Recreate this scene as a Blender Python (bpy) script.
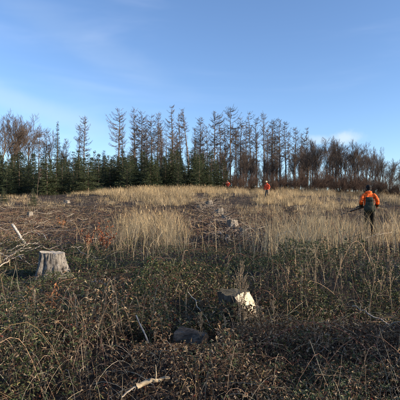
import bpy, bmesh, math, random
import numpy as np
from mathutils import Vector, Matrix

for o in list(bpy.data.objects):
    bpy.data.objects.remove(o, do_unlink=True)
scene = bpy.context.scene
COL = scene.collection
rnd = random.Random(7)
rng = np.random.default_rng(7)
R = math.radians

# ------------------------------------------------------------------ camera
FPX = 429.0                       # focal length in photo pixels (400 px wide)
EYE = 1.6
PITCH = math.atan(10.0 / FPX)     # eye level lies a little under the middle of the picture
cam_d = bpy.data.cameras.new('camera')
cam = bpy.data.objects.new('camera', cam_d)
COL.objects.link(cam)
cam.location = (0, 0, EYE)
cam.rotation_euler = (R(90) + PITCH, 0, 0)
cam_d.sensor_fit = 'HORIZONTAL'
cam_d.sensor_width = 36
cam_d.lens = 36 * FPX / 400.0
cam_d.clip_start = 0.05
cam_d.clip_end = 3000
scene.camera = cam

# ------------------------------------------------------------------ light
SUN_EL = R(16)
SUN_AZ = R(107)                   # compass style: 0 = ahead (+Y), 90 = right (+X)
SV = Vector((math.sin(SUN_AZ) * math.cos(SUN_EL), math.cos(SUN_AZ) * math.cos(SUN_EL), math.sin(SUN_EL)))
sun_d = bpy.data.lights.new('sun', 'SUN')
sun_d.energy = 5.0
sun_d.angle = R(0.53)
sun_d.color = (1.0, 0.83, 0.62)
sun = bpy.data.objects.new('sun', sun_d)
COL.objects.link(sun)
sun.rotation_euler = (-SV).to_track_quat('-Z', 'Y').to_euler()
sun.location = (60, -20, 40)

world = bpy.data.worlds.new('World')
scene.world = world
world.use_nodes = True
wt = world.node_tree
wt.nodes.clear()
def wn(t, **k):
    n = wt.nodes.new(t)
    for a, b in k.items():
        setattr(n, a, b)
    return n
wo = wn('ShaderNodeOutputWorld')
bg = wn('ShaderNodeBackground')
bg.inputs['Strength'].default_value = 0.135
sky = wn('ShaderNodeTexSky', sky_type='NISHITA')
sky.sun_disc = False
sky.sun_elevation = SUN_EL
sky.sun_rotation = SUN_AZ
sky.altitude = 500
sky.air_density = 1.0
sky.dust_density = 0.4
sky.ozone_density = 4.0
tc = wn('ShaderNodeTexCoord')
# thin cirrus streaks: stretched noise over the sky direction
mp = wn('ShaderNodeMapping')
mp.inputs['Rotation'].default_value = (0, R(12), R(-20))
mp.inputs['Scale'].default_value = (1.1, 1.6, 7.0)
nz = wn('ShaderNodeTexNoise')
nz.inputs['Scale'].default_value = 1.5
nz.inputs['Detail'].default_value = 6
nz.inputs['Distortion'].default_value = 0.5
rmp = wn('ShaderNodeMapRange', interpolation_type='SMOOTHSTEP')
rmp.inputs['From Min'].default_value = 0.47
rmp.inputs['From Max'].default_value = 0.80
rmp.inputs['To Max'].default_value = 0.10
mix1 = wn('ShaderNodeMixRGB')
mix1.inputs['Color2'].default_value = (5.6, 6.1, 6.8, 1)
L = wt.links.new
L(tc.outputs['Generated'], mp.inputs['Vector'])
L(mp.outputs['Vector'], nz.inputs['Vector'])
L(nz.outputs['Fac'], rmp.inputs['Value'])
L(rmp.outputs['Result'], mix1.inputs['Fac'])
L(sky.outputs['Color'], mix1.inputs['Color1'])
def vmath(op, a, b=None):
    n = wn('ShaderNodeVectorMath', operation=op); L(a, n.inputs[0])
    if b is not None: n.inputs[1].default_value = b
    return n
def smath(op, a, b):
    n = wn('ShaderNodeMath', operation=op)
    for i, q in enumerate((a, b)):
        if isinstance(q, (int, float)): n.inputs[i].default_value = q
        else: L(q, n.inputs[i])
    return n.outputs[0]
def cloud(prev, az, el, su, sv, roll, nscale, amp, strength, colour):
    """a cloud of angular half size su x sv (tangents) at a sky direction, edges broken by noise"""
    c = Vector((math.sin(az) * math.cos(el), math.cos(az) * math.cos(el), math.sin(el)))
    e1 = c.cross(Vector((0, 0, 1))).normalized(); e2 = e1.cross(c).normalized()
    f1 = e1 * math.cos(roll) + e2 * math.sin(roll); f2 = e2 * math.cos(roll) - e1 * math.sin(roll)
    g_ = tc.outputs['Generated']
    dc = smath('MAXIMUM', vmath('DOT_PRODUCT', g_, c).outputs['Value'], .01)
    a_ = smath('DIVIDE', smath('DIVIDE', vmath('DOT_PRODUCT', g_, f1).outputs['Value'], dc), su)
    b_ = smath('DIVIDE', smath('DIVIDE', vmath('DOT_PRODUCT', g_, f2).outputs['Value'], dc), sv)
    d_ = smath('SQRT', smath('ADD', smath('MULTIPLY', a_, a_), smath('MULTIPLY', b_, b_)), 0)
    n = wn('ShaderNodeTexNoise'); n.inputs['Scale'].default_value = nscale; n.inputs['Detail'].default_value = 8; n.inputs['Roughness'].default_value = .6
    L(g_, n.inputs['Vector'])
    d2 = smath('ADD', d_, smath('MULTIPLY', smath('SUBTRACT', n.outputs['Fac'], .5), amp))
    mr = wn('ShaderNodeMapRange', interpolation_type='SMOOTHSTEP')
    mr.inputs['From Min'].default_value = 1.0; mr.inputs['From Max'].default_value = .15; mr.inputs['To Max'].default_value = strength
    L(d2, mr.inputs['Value'])
    mx = wn('ShaderNodeMixRGB'); mx.inputs['Color2'].default_value = (*colour, 1)
    L(mr.outputs['Result'], mx.inputs['Fac']); L(prev, mx.inputs['Color1'])
    return mx.outputs['Color']
def sky_dir(u, v):
    dx = (u - 200) / FPX; dz = (200 - v) / FPX
    cp_, sp_ = math.cos(PITCH), math.sin(PITCH)
    w = Vector((dx, cp_ - dz * sp_, sp_ + dz * cp_)).normalized()
    return math.atan2(w.x, w.y), math.asin(w.z)
skyc = mix1.outputs['Color']
skyc = cloud(skyc, *sky_dir(345, 138), .045, .022, 0, 26, 1.3, .62, (3.25, 3.85, 3.95))
skyc = cloud(skyc, *sky_dir(318, 140), .05, .016, 0, 26, 1.4, .40, (3.25, 3.85, 3.95))
skyc = cloud(skyc, *sky_dir(20, 103), .30, .035, R(-14), 9, .8, .20, (3.25, 3.88, 3.98))
skyc = cloud(skyc, *sky_dir(90, 45), .32, .05, R(-24), 7, 1.0, .07, (3.25, 3.88, 3.98))
tint = wn('ShaderNodeMixRGB', blend_type='MULTIPLY'); tint.inputs['Fac'].default_value = 1; tint.inputs['Color2'].default_value = (1.05, .985, 1.0, 1)
L(skyc, tint.inputs['Color1'])
L(tint.outputs['Color'], bg.inputs['Color'])
L(bg.outputs['Background'], wo.inputs['Surface'])

vs = scene.view_settings
vs.view_transform = 'Standard'
vs.look = 'None'
vs.gamma = 1
vs.use_curve_mapping = False
vs.exposure = 0.93
scene.render.resolution_x = 1024
scene.render.resolution_y = 1024

# ------------------------------------------------------------------ numeric helpers
def hash2(ix, iy, s):
    h = (ix.astype(np.int64) * 374761393 + iy.astype(np.int64) * 668265263 + s * 974634777) & 0x7fffffff
    h = ((h ^ (h >> 13)) * 1274126177) & 0x7fffffff
    h = h ^ (h >> 16)
    return (h & 0xffff) / 65535.0
def vnoise(x, y, s=0):
    x = np.asarray(x, float); y = np.asarray(y, float)
    ix = np.floor(x); iy = np.floor(y)
    fx = x - ix; fy = y - iy
    fx = fx * fx * (3 - 2 * fx); fy = fy * fy * (3 - 2 * fy)
    a = hash2(ix, iy, s); b = hash2(ix + 1, iy, s); c = hash2(ix, iy + 1, s); d = hash2(ix + 1, iy + 1, s)
    return (a * (1 - fx) + b * fx) * (1 - fy) + (c * (1 - fx) + d * fx) * fy
def fbm(x, y, s=0, o=3):
    v = 0; a = 1; t = 0
    for i in range(o):
        v = v + a * vnoise(x * 2 ** i, y * 2 ** i, s + 17 * i); t += a; a *= .5
    return v / t
def sstep(a, b, x):
    t = np.clip((x - a) / (b - a), 0, 1)
    return t * t * (3 - 2 * t)

def H(x, y):
    """ground height: gentle hillside that rises away from the camera and flattens under the wood"""
    x = np.asarray(x, float); y = np.asarray(y, float)
    yc = np.clip(y, 0, 50)
    h = .04 * yc + .00078 * yc ** 2 + .03 * np.minimum(y, 0).clip(-60, 0)
    q = np.clip(y - 50, 0, 40)
    h = h + .115 * q - .115 * q * q / 80
    h = h - 3.0 * sstep(90, 300, y)
    far = sstep(34, 70, y)
    h = h - far * .05 * np.clip(x - 4, 0, 60)
    near = 1 - .55 * sstep(20, 45, y)
    h = h + near * (.34 * (fbm(x / 3.1, y / 3.1, 3) - .5) + .12 * (fbm(x / .8, y / .8, 9, 2) - .5))
    h = h - .12 * np.exp(-((y - 6.2) / 1.2) ** 2)
    h = h + .55 * np.exp(-((y - 39) / 6.0) ** 2 - ((x + 3) / 11.0) ** 2)
    return h
H0 = float(H(0, 0))
def HH(x, y): return H(x, y) - H0
def hz(x, y): return float(HH(x, y))

cp, sp = math.cos(PITCH), math.sin(PITCH)
def proj(x, y, z):
    """world -> photo pixel"""
    z = z - EYE
    d = y * cp + z * sp
    up = -y * sp + z * cp
    d = np.where(d < .05, .05, d)
    return 200 + FPX * x / d, 200 - FPX * up / d
def ray(u, v):
    dx = (u - 200) / FPX; dz = (200 - v) / FPX
    return np.array([dx, cp - dz * sp, sp + dz * cp])
TT = 1.5 * 1.012 ** np.arange(330)
def ground_at(u, v):
    """where the line of sight through photo pixel (u, v) meets the ground"""
    r = ray(u, v)
    t = TT
    for _ in range(2):
        P = r[None] * t[:, None]
        below = P[:, 2] + EYE < HH(P[:, 0], P[:, 1])
        i = int(np.argmax(below)) if below.any() else len(t) - 1
        t = np.linspace(t[max(i - 1, 0)], t[i], 40)
    p = r * t[min(len(t) - 1, i)] if False else r * t[-1]
    return np.array([p[0], p[1], hz(p[0], p[1])])
def at_dist(u, y):
    """ground point in picture column u at depth y"""
    x = (u - 200) / FPX * y
    return np.array([x, y, hz(x, y)])
def z_at(v, y):
    r = ray(200, v)
    return EYE + r[2] / r[1] * y

# ------------------------------------------------------------------ mesh helpers
class Geo:
    def __init__(s): s.V = []; s.F = []; s.C = []; s.n = 0
    def add(s, V, F, C=None):
        V = np.asarray(V, np.float32).reshape(-1, 3)
        s.V.append(V)
        for f in (F if isinstance(F, list) else [F]):
            s.F.append(np.asarray(f, np.int64) + s.n)
        if C is None: C = np.ones((len(V), 3)) * .5
        C = np.asarray(C, np.float32)
        if C.ndim == 1: C = np.tile(C, (len(V), 1))
        s.C.append(C); s.n += len(V)
    def mesh(s, name, mats, smooth=False):
        me = bpy.data.meshes.new(name)
        V = np.concatenate(s.V); C = np.concatenate(s.C)
        me.vertices.add(len(V)); me.vertices.foreach_set('co', V.ravel())
        li = np.concatenate([f.ravel() for f in s.F])
        tot = np.concatenate([np.full(len(f), f.shape[1]) for f in s.F])
        st = np.concatenate([[0], np.cumsum(tot)[:-1]])
        me.loops.add(len(li)); me.loops.foreach_set('vertex_index', li.astype(np.int32))
        me.polygons.add(len(tot)); me.polygons.foreach_set('loop_start', st.astype(np.int32))
        me.update(calc_edges=True)
        a = me.color_attributes.new('Col', 'BYTE_COLOR', 'POINT')
        c4 = np.ones((len(V), 4), np.float32); c4[:, :3] = C
        a.data.foreach_set('color', c4.ravel())
        me.polygons.foreach_set('use_smooth', np.full(len(tot), smooth))
        for m in (mats if isinstance(mats, (list, tuple)) else [mats]): me.materials.append(m)
        me.validate()
        return me
def nrm(v): return v / np.maximum(np.linalg.norm(v, axis=-1, keepdims=True), 1e-9)
def tubes(P, Rr, S=3):
    """N polylines (N,K,3) with radii (N,K) -> verts, quads"""
    P = np.asarray(P, float); Rr = np.asarray(Rr, float)
    N, K, _ = P.shape
    T = nrm(np.gradient(P, axis=1))
    ref = nrm(rng.normal(size=(N, 1, 3)) + np.array([0, 0, .01]))
    m = T.mean(1, keepdims=True)
    ref = ref - (ref * m).sum(-1, keepdims=True) * m
    n1 = nrm(ref - (ref * T).sum(-1, keepdims=True) * T)
    b = np.cross(T, n1)
    a = np.arange(S) * 2 * math.pi / S
    V = P[:, :, None] + Rr[:, :, None, None] * (n1[:, :, None] * np.cos(a)[None, None, :, None] + b[:, :, None] * np.sin(a)[None, None, :, None])
    base = (np.arange(N) * K * S)[:, None, None] + (np.arange(K - 1) * S)[None, :, None]
    i = np.arange(S)[None, None]; j = (np.arange(S) + 1)[None, None] % S
    Q = np.stack([base + i, base + j, base + S + j, base + S + i], -1).reshape(-1, 4)
    return V.reshape(-1, 3), Q
def tube_col(C, K, S):
    return np.repeat(np.asarray(C), K * S, axis=0)
def obj(name, me, parent=None, loc=None, rot=None, scale=None):
    o = bpy.data.objects.new(name, me); COL.objects.link(o)
    if parent: o.parent = parent
    if loc is not None: o.location = loc
    if rot is not None: o.rotation_euler = rot
    if scale is not None: o.scale = scale
    return o
def tag(o, label=None, cat=None, group=None, kind=None):
    if label: o['label'] = label
    if cat: o['category'] = cat
    if group: o['group'] = group
    if kind: o['kind'] = kind
    return o
def empty(name, loc, rz=0, s=1.0):
    o = bpy.data.objects.new(name, None); COL.objects.link(o)
    o.location = loc; o.rotation_euler = (0, 0, rz); o.scale = (s, s, s)
    o.empty_display_size = .1
    return o
ONES = ['', 'first', 'second', 'third', 'fourth', 'fifth', 'sixth', 'seventh', 'eighth', 'ninth', 'tenth', 'eleventh', 'twelfth', 'thirteenth',
        'fourteenth', 'fifteenth', 'sixteenth', 'seventeenth', 'eighteenth', 'nineteenth']
TENS = {2: ('twentieth', 'twenty'), 3: ('thirtieth', 'thirty'), 4: ('fortieth', 'forty'), 5: ('fiftieth', 'fifty'), 6: ('sixtieth', 'sixty'), 7: ('seventieth', 'seventy'), 8: ('eightieth', 'eighty'), 9: ('ninetieth', 'ninety')}
def ordinal(n):
    if n < 20: return ONES[n]
    t = TENS[n // 10]
    return t[0] if n % 10 == 0 else t[1] + '-' + ONES[n % 10]

# ------------------------------------------------------------------ materials
def new_mat(name):
    m = bpy.data.materials.new(name); m.use_nodes = True
    t = m.node_tree; t.nodes.clear()
    o = t.nodes.new('ShaderNodeOutputMaterial')
    p = t.nodes.new('ShaderNodeBsdfPrincipled')
    t.links.new(p.outputs[0], o.inputs[0])
    return m, t, p, o
def set_rough(p, r, spec=.3):
    p.inputs['Roughness'].default_value = r
    p.inputs['Specular IOR Level'].default_value = spec
def leaf_mat(name, rough=.6, trans=.3, spec=.3, objvar=0.0, nscale=30):
    """colour from each leaf's own colour attribute, mottled by noise; thin leaves let light through"""
    m, t, p, o = new_mat(name)
    a = t.nodes.new('ShaderNodeAttribute'); a.attribute_name = 'Col'
    n = t.nodes.new('ShaderNodeTexNoise'); n.inputs['Scale'].default_value = nscale
    tcn = t.nodes.new('ShaderNodeTexCoord'); t.links.new(tcn.outputs['Object'], n.inputs['Vector'])
    mr = t.nodes.new('ShaderNodeMapRange'); mr.inputs['To Min'].default_value = .65; mr.inputs['To Max'].default_value = 1.35
    t.links.new(n.outputs['Fac'], mr.inputs['Value'])
    hs = t.nodes.new('ShaderNodeHueSaturation')
    t.links.new(a.outputs['Color'], hs.inputs['Color'])
    if objvar:
        oi = t.nodes.new('ShaderNodeObjectInfo')
        m2 = t.nodes.new('ShaderNodeMapRange'); m2.inputs['To Min'].default_value = 1 - objvar; m2.inputs['To Max'].default_value = 1 + objvar
        t.links.new(oi.outputs['Random'], m2.inputs['Value'])
        mm = t.nodes.new('ShaderNodeMath'); mm.operation = 'MULTIPLY'
        t.links.new(m2.outputs[0], mm.inputs[0]); t.links.new(mr.outputs[0], mm.inputs[1])
        t.links.new(mm.outputs[0], hs.inputs['Value'])
    else:
        t.links.new(mr.outputs[0], hs.inputs['Value'])
    t.links.new(hs.outputs[0], p.inputs['Base Color'])
    set_rough(p, rough, spec)
    if trans > 0:
        tr = t.nodes.new('ShaderNodeBsdfTranslucent'); t.links.new(hs.outputs[0], tr.inputs[0])
        mx = t.nodes.new('ShaderNodeMixShader'); mx.inputs[0].default_value = trans
        t.links.new(p.outputs[0], mx.inputs[1]); t.links.new(tr.outputs[0], mx.inputs[2]); t.links.new(mx.outputs[0], o.inputs[0])
    return m
def noise_mat(name, stops, scale=(1, 1, 1), nscale=8, detail=8, rough=.9, bump=.4, bdist=.01, spec=.2, objvar=0):
    m, t, p, o = new_mat(name)
    tcn = t.nodes.new('ShaderNodeTexCoord'); mpn = t.nodes.new('ShaderNodeMapping'); mpn.inputs['Scale'].default_value = scale
    n = t.nodes.new('ShaderNodeTexNoise'); n.inputs['Scale'].default_value = nscale; n.inputs['Detail'].default_value = detail
    n.inputs['Roughness'].default_value = .65
    t.links.new(tcn.outputs['Object'], mpn.inputs[0]); t.links.new(mpn.outputs[0], n.inputs['Vector'])
    cr = t.nodes.new('ShaderNodeValToRGB')
    e = cr.color_ramp.elements
    while len(e) < len(stops): e.new(.5)
    for el, (ps, c) in zip(e, stops): el.position = ps; el.color = (*c, 1)
    t.links.new(n.outputs['Fac'], cr.inputs[0])
    out = cr.outputs[0]
    if objvar:
        oi = t.nodes.new('ShaderNodeObjectInfo'); hs = t.nodes.new('ShaderNodeHueSaturation')
        m2 = t.nodes.new('ShaderNodeMapRange'); m2.inputs['To Min'].default_value = 1 - objvar; m2.inputs['To Max'].default_value = 1 + objvar
        t.links.new(oi.outputs['Random'], m2.inputs[0]); t.links.new(m2.outputs[0], hs.inputs['Value']); t.links.new(out, hs.inputs['Color']); out = hs.outputs[0]
    t.links.new(out, p.inputs['Base Color'])
    set_rough(p, rough, spec)
    b = t.nodes.new('ShaderNodeBump'); b.inputs['Strength'].default_value = bump; b.inputs['Distance'].default_value = bdist
    t.links.new(n.outputs['Fac'], b.inputs['Height']); t.links.new(b.outputs[0], p.inputs['Normal'])
    return m
M = {}
M['soil'] = noise_mat('soil', [(.3, (.016, .012, .009)), (.5, (.036, .026, .018)), (.62, (.06, .042, .028)), (.75, (.09, .068, .043))], nscale=3.5, detail=12, bump=.9, bdist=.05)
M['bramble'] = leaf_mat('bramble_leaf', .52, .18, .3)
M['dead'] = leaf_mat('dead_leaf', .8, .25, .15)
M['stem'] = leaf_mat('stem', .75, 0, .2)
M['grass'] = leaf_mat('dry_grass', .7, .3, .2, nscale=2)
M['needle'] = leaf_mat('needle', .55, .12, .3, objvar=.3, nscale=1.5)
M['twig'] = leaf_mat('twig', .85, 0, .1, objvar=.25, nscale=.7)
M['bark'] = noise_mat('tree_bark', [(.3, (.05, .036, .027)), (.55, (.13, .095, .07)), (.75, (.22, .165, .125))], scale=(1, 1, .15), nscale=6, bump=.6, bdist=.03, objvar=.25)
M['stump_bark'] = noise_mat('weathered_stump_bark', [(.30, (.022, .019, .017)), (.44, (.09, .08, .07)), (.58, (.225, .205, .18)), (.78, (.40, .37, .33))], scale=(1, 1, .45), nscale=16, bump=1.0, bdist=.035)
M['grey_stump'] = noise_mat('bleached_stump_wood', [(.3, (.06, .05, .04)), (.5, (.19, .165, .135)), (.75, (.38, .34, .285))], scale=(1, 1, .45), nscale=13, bump=.8, bdist=.02)
M['dark_bark'] = noise_mat('dark_wet_bark', [(.3, (.02, .016, .012)), (.5, (.075, .06, .045)), (.7, (.17, .145, .115))], scale=(1, 1, .22), nscale=13, bump=1, bdist=.015, rough=.7)
M['old_wood'] = noise_mat('splintered_old_wood', [(.3, (.14, .10, .06)), (.5, (.34, .27, .18)), (.75, (.50, .42, .30))], scale=(.15, 1, 1), nscale=40, bump=.8, bdist=.006)
M['log_bark'] = noise_mat('grey_log_bark', [(.34, (.02, .016, .012)), (.5, (.085, .068, .052)), (.7, (.21, .175, .14))], scale=(.4, 1, 1), nscale=26, bump=1, bdist=.02, rough=.75)
M['pale_wood'] = noise_mat('bare_pale_wood', [(.3, (.26, .19, .12)), (.5, (.50, .41, .29)), (.75, (.66, .57, .43))], scale=(1, 1, .1), nscale=22, bump=.6, bdist=.006, rough=.75)
M['stick'] = noise_mat('weathered_stick', [(.3, (.17, .13, .10)), (.5, (.36, .30, .23)), (.75, (.55, .48, .38))], scale=(1, 1, .3), nscale=25, bump=.4, bdist=.004, objvar=.2)
M['white_stick'] = noise_mat('bleached_stick', [(.34, (.10, .085, .07)), (.46, (.34, .31, .27)), (.75, (.58, .54, .49))], nscale=18, bump=.3, bdist=.003, rough=.7)
def cut_wood(name, c1, c2):
    m, t, p, o = new_mat(name)
    tcn = t.nodes.new('ShaderNodeTexCoord')
    w = t.nodes.new('ShaderNodeTexWave'); w.wave_type = 'RINGS'; w.rings_direction = 'Z'
    w.inputs['Scale'].default_value = 12; w.inputs['Distortion'].default_value = 9; w.inputs['Detail'].default_value = 4
    n = t.nodes.new('ShaderNodeTexNoise'); n.inputs['Scale'].default_value = 7; n.inputs['Detail'].default_value = 8
    t.links.new(tcn.outputs['Object'], w.inputs[0]); t.links.new(tcn.outputs['Object'], n.inputs[0])
    ad = t.nodes.new('ShaderNodeMixRGB'); ad.inputs[0].default_value = .75
    t.links.new(w.outputs['Fac'], ad.inputs[1]); t.links.new(n.outputs['Fac'], ad.inputs[2])
    cr = t.nodes.new('ShaderNodeValToRGB'); cr.color_ramp.elements[0].color = (*c1, 1); cr.color_ramp.elements[1].color = (*c2, 1)
    cr.color_ramp.elements[0].position = .25; cr.color_ramp.elements[1].position = .75
    t.links.new(ad.outputs[0], cr.inputs[0]); t.links.new(cr.outputs[0], p.inputs['Base Color'])
    b = t.nodes.new('ShaderNodeBump'); b.inputs['Strength'].default_value = .5; b.inputs['Distance'].default_value = .005
    t.links.new(ad.outputs[0], b.inputs['Height']); t.links.new(b.outputs[0], p.inputs['Normal'])
    set_rough(p, .85, .2)
    return m
M['cut'] = cut_wood('sawn_grey_wood', (.20, .17, .13), (.45, .40, .32))
M['cut_pale'] = cut_wood('sawn_pale_wood', (.42, .34, .24), (.72, .64, .50))
M['cut_dark'] = cut_wood('mossy_cut_wood', (.035, .03, .02), (.11, .095, .06))
M['cut_brown'] = cut_wood('sawn_brown_wood', (.13, .075, .04), (.30, .19, .11))
def cloth(name, c, k=.25, ns=9, rough=.8):
    a = tuple(x * (1 - k) for x in c); b = tuple(min(1, x * (1 + k)) for x in c)
    return noise_mat(name, [(.35, a), (.65, b)], nscale=ns, bump=.25, bdist=.01, rough=rough)
M['orange'] = cloth('signal_orange_cloth', (.80, .12, .018), .18, 6, .65)
M['red_orange'] = cloth('red_orange_cloth', (.72, .075, .025), .18, 6, .65)
M['dark_red'] = cloth('dark_red_cloth', (.42, .05, .025), .3, 6, .7)
M['olive'] = cloth('olive_canvas', (.032, .038, .028), .35, 14)
M['dark_cloth'] = cloth('dark_trouser_cloth', (.011, .011, .010), .3, 12)
M['khaki'] = cloth('khaki_cloth', (.16, .12, .085), .3, 12)
M['black_cloth'] = cloth('black_cloth', (.012, .011, .011), .3, 16)
M['skin'] = cloth('skin', (.50, .29, .20), .08, 10, .55)
M['pale_cap'] = cloth('pale_cap_cloth', (.55, .47, .30), .12, 10)
M['rubber'] = cloth('boot_leather', (.03, .022, .016), .3, 12, .5)
M['gunmetal'] = noise_mat('gun_steel', [(.3, (.012, .012, .013)), (.7, (.03, .03, .032))], nscale=20, rough=.4, bump=.05, spec=.5)
M['walnut'] = noise_mat('walnut_stock', [(.3, (.05, .025, .012)), (.7, (.12, .06, .03))], scale=(1, .2, 1), nscale=20, rough=.5, bump=.1)

# ------------------------------------------------------------------ ground
def build_ground():
    def axis(a, b, fine_a, fine_b, st):
        xs = list(np.arange(fine_a, fine_b + 1e-6, st))
        d = st; x = fine_b
        while x < b: d *= 1.16; x += d; xs.append(min(x, b))
        d = st; x = fine_a
        while x > a: d *= 1.16; x -= d; xs.insert(0, max(x, a))
        return np.array(xs)
    X = axis(-900, 900, -14, 14, .22); Y = axis(-300, 1500, 0, 26, .22)
    gx, gy = np.meshgrid(X, Y)
    V = np.stack([gx, gy, HH(gx, gy)], -1).reshape(-1, 3)
    nx, ny = len(X), len(Y)
    i = np.arange(nx - 1)[None] + (np.arange(ny - 1) * nx)[:, None]
    Q = np.stack([i, i + 1, i + nx + 1, i + nx], -1).reshape(-1, 4)
    g = Geo(); g.add(V, Q)
    tag(obj('ground', g.mesh('ground', M['soil'], True)), kind='structure')
build_ground()

# ------------------------------------------------------------------ where what grows (photo pixel of the ground point -> density)
def blob(u, v, cu, cv, ru, rv):
    return np.exp(-(((u - cu) / ru) ** 2 + ((v - cv) / rv) ** 2) ** 1.5)
def grass_mask(x, y):
    u, v = proj(x, y, HH(x, y))
    g = sstep(212, 202, v) * (.3 + .7 * sstep(45, 90, u))
    g = np.maximum(g, 1.0 * blob(u, v, 150, 240, 40, 19))
    g = np.maximum(g, 1.0 * blob(u, v, 285, 219, 60, 18))
    g = np.maximum(g, .5 * blob(u, v, 318, 248, 40, 15))
    g = np.maximum(g, .35 * blob(u, v, 385, 228, 40, 15))
    g = np.maximum(g, .5 * blob(u, v, 90, 203, 40, 8))
    g = g * (1 - .97 * blob(u, v, 228, 234, 34, 24)) * (1 - .92 * blob(u, v, 214, 209, 26, 11)) * (1 - .85 * blob(u, v, 95, 210, 45, 5))
    g = np.maximum(g, .55 * blob(u, v, 378, 232, 45, 13))
    g = g * (1 - .85 * blob(u, v, 30, 232, 62, 30)) * (1 - .35 * blob(u, v, 100, 200, 55, 12))
    return np.clip(g + .015, 0, 1), u, v
def wedge(n, y0, y1, pow_=1.0, slack=1.25, marg=1.5):
    """random ground points in the strip the camera looks over (with room at the sides)"""
    out = []
    t = rng.random(n) ** pow_
    y = y0 + (y1 - y0) * t
    w = (200 / FPX) * y * slack + marg
    keep = rng.random(n) < w / ((200 / FPX) * y1 * slack + marg)
    y = y[keep]; w = w[keep]
    return rng.uniform(-1, 1, len(y)) * w, y

# ------------------------------------------------------------------ dry grass
def blades(x, y, z, h, lean, az, w, col, K=4, droop=.5):
    N = len(x)
    t = np.linspace(0, 1, K)[None]
    out = lean[:, None] * h[:, None] * (t ** (1.6 + droop))
    px = x[:, None] + np.cos(az)[:, None] * out
    py = y[:, None] + np.sin(az)[:, None] * out
    pz = z[:, None] + h[:, None] * (t - .25 * lean[:, None] * t ** 3)
    P = np.stack([px, py, pz], -1)
    fa = rng.uniform(0, 2 * math.pi, N)
    side = np.stack([np.cos(fa), np.sin(fa), np.zeros(N)], -1)[:, None]
    ww = w[:, None] * (1 - t ** 1.5 * .85)
    A = P - side * ww[..., None]; B = P + side * ww[..., None]
    V = np.stack([A, B], 2).reshape(-1, 3)
    base = (np.arange(N) * K * 2)[:, None] + (np.arange(K - 1) * 2)[None]
    Q = np.stack([base, base + 1, base + 3, base + 2], -1).reshape(-1, 4)
    return V, Q, np.repeat(col, K * 2, axis=0)
STRAW = np.array([[.63, .475, .25], [.55, .41, .22], [.72, .57, .34], [.44, .31, .175], [.50, .39, .235]])
def build_grass():
    g = Geo()
    x, y = wedge(70000, 8, 50, .8)
    m, u, v = grass_mask(x, y)
    cl = fbm(x / 1.7, y / 1.7, 41, 3)
    pt = fbm(x / 3.2, y / 4.5, 141, 3)
    dens = m * sstep(.43, .62, cl + .13 * m) * (.08 + .92 * sstep(.42, .58, pt + .25 * blob(u, v, 150, 240, 45, 22) + .16 * blob(u, v, 110, 197, 70, 9)))
    k = rng.random(len(x)) < dens * np.where(y < 18, 1.0, .8)
    x = x[k]; y = y[k]; u = u[k]; v = v[k]; m = m[k]
    nb = rng.integers(9, 17, len(x))
    i = np.repeat(np.arange(len(x)), nb); N = len(i)
    sd = np.where(y[i] > 25, .16, .10)
    bx = x[i] + rng.normal(size=N) * sd; by = y[i] + rng.normal(size=N) * sd
    th = rng.uniform(.3, .95, len(x)) * (.62 + .5 * m) * np.where(y > 24, .72, 1.0) * (.55 + .8 * fbm(x / 2.5, y / 2.5, 151, 2))
    th = th * (1 + .3 * blob(u, v, 150, 240, 45, 18))
    h = th[i] * rng.uniform(.5, 1.15, N)
    taz = rng.uniform(0, 6.283, len(x))
    az = taz[i] + rng.normal(size=N) * .9
    lean = np.abs(rng.normal(size=N)) * .48 + .08
    w = np.where(by > 25, .0060, .0036) * rng.uniform(.6, 1.4, N)
    c = STRAW[rng.integers(0, 5, N)] * (rng.choice([.38, .6, .85, 1.0, 1.2], len(x))[i] * rng.uniform(.8, 1.12, N))[:, None]
    grey = (fbm(bx / 4, by / 4, 77) > .52)[:, None] & (rng.random(N) < .5)[:, None]
    c = np.where(grey, c * np.array([.78, .82, .9]), c)
    for far in (False, True):
        q = (by > 19) == far
        V, Q, C = blades(bx[q], by[q], HH(bx[q], by[q]) - .02, h[q], lean[q], az[q], w[q] * (1.15 if far else 1), c[q], K=3 if far else 4)
        g.add(V, Q, C)
    # feathery seed heads on the taller ones
    s = np.where((h > .6) & (rng.random(N) < np.where(by > 20, .12, .25)))[0]
    t1 = 1.0
    tx = bx[s] + np.cos(az[s]) * lean[s] * h[s]; ty = by[s] + np.sin(az[s]) * lean[s] * h[s]
    tz = HH(bx[s], by[s]) - .02 + h[s] * (1 - .25 * lean[s])
    for q in range(2):
        n = len(s)
        hh = rng.uniform(.09, .17, n)
        V, Q, C = blades(tx + rng.normal(size=n) * .006, ty + rng.normal(size=n) * .006, tz - hh * .75, hh, rng.uniform(.1, .5, n), az[s] + rng.normal(size=n) * .5,
                         np.where(ty > 25, .011, .007), c[s] * np.array([1.02, .95, .9]), K=3)
        g.add(V, Q, C)
    # sparse tall stems at the near edge of the right-hand grass
    x, y = wedge(16000, 7.5, 15, .8)
    uu, vv = proj(x, y, HH(x, y))
    k = rng.random(len(x)) < .6 * blob(uu, vv, 308, 255, 50, 26) + .15 * blob(uu, vv, 385, 245, 40, 20) + .1 * blob(uu, vv, 150, 255, 60, 12)
    x = x[k]; y = y[k]; n = len(x)
    V, Q, C = blades(x, y, HH(x, y) - .02, rng.uniform(.6, 1.2, n), np.abs(rng.normal(size=n)) * .3 + .05, rng.uniform(0, 6.28, n), rng.uniform(.004, .0075, n), STRAW[rng.integers(0, 5, n)] * rng.uniform(.6, 1.05, (n, 1)), K=5)
    g.add(V, Q, C)
    me = g.mesh('dry_grass', M['grass'])
    tag(obj('dry_grass', me), 'pale straw coloured dry grass standing over the whole clearing', 'grass', kind='stuff')
build_grass()

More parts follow.
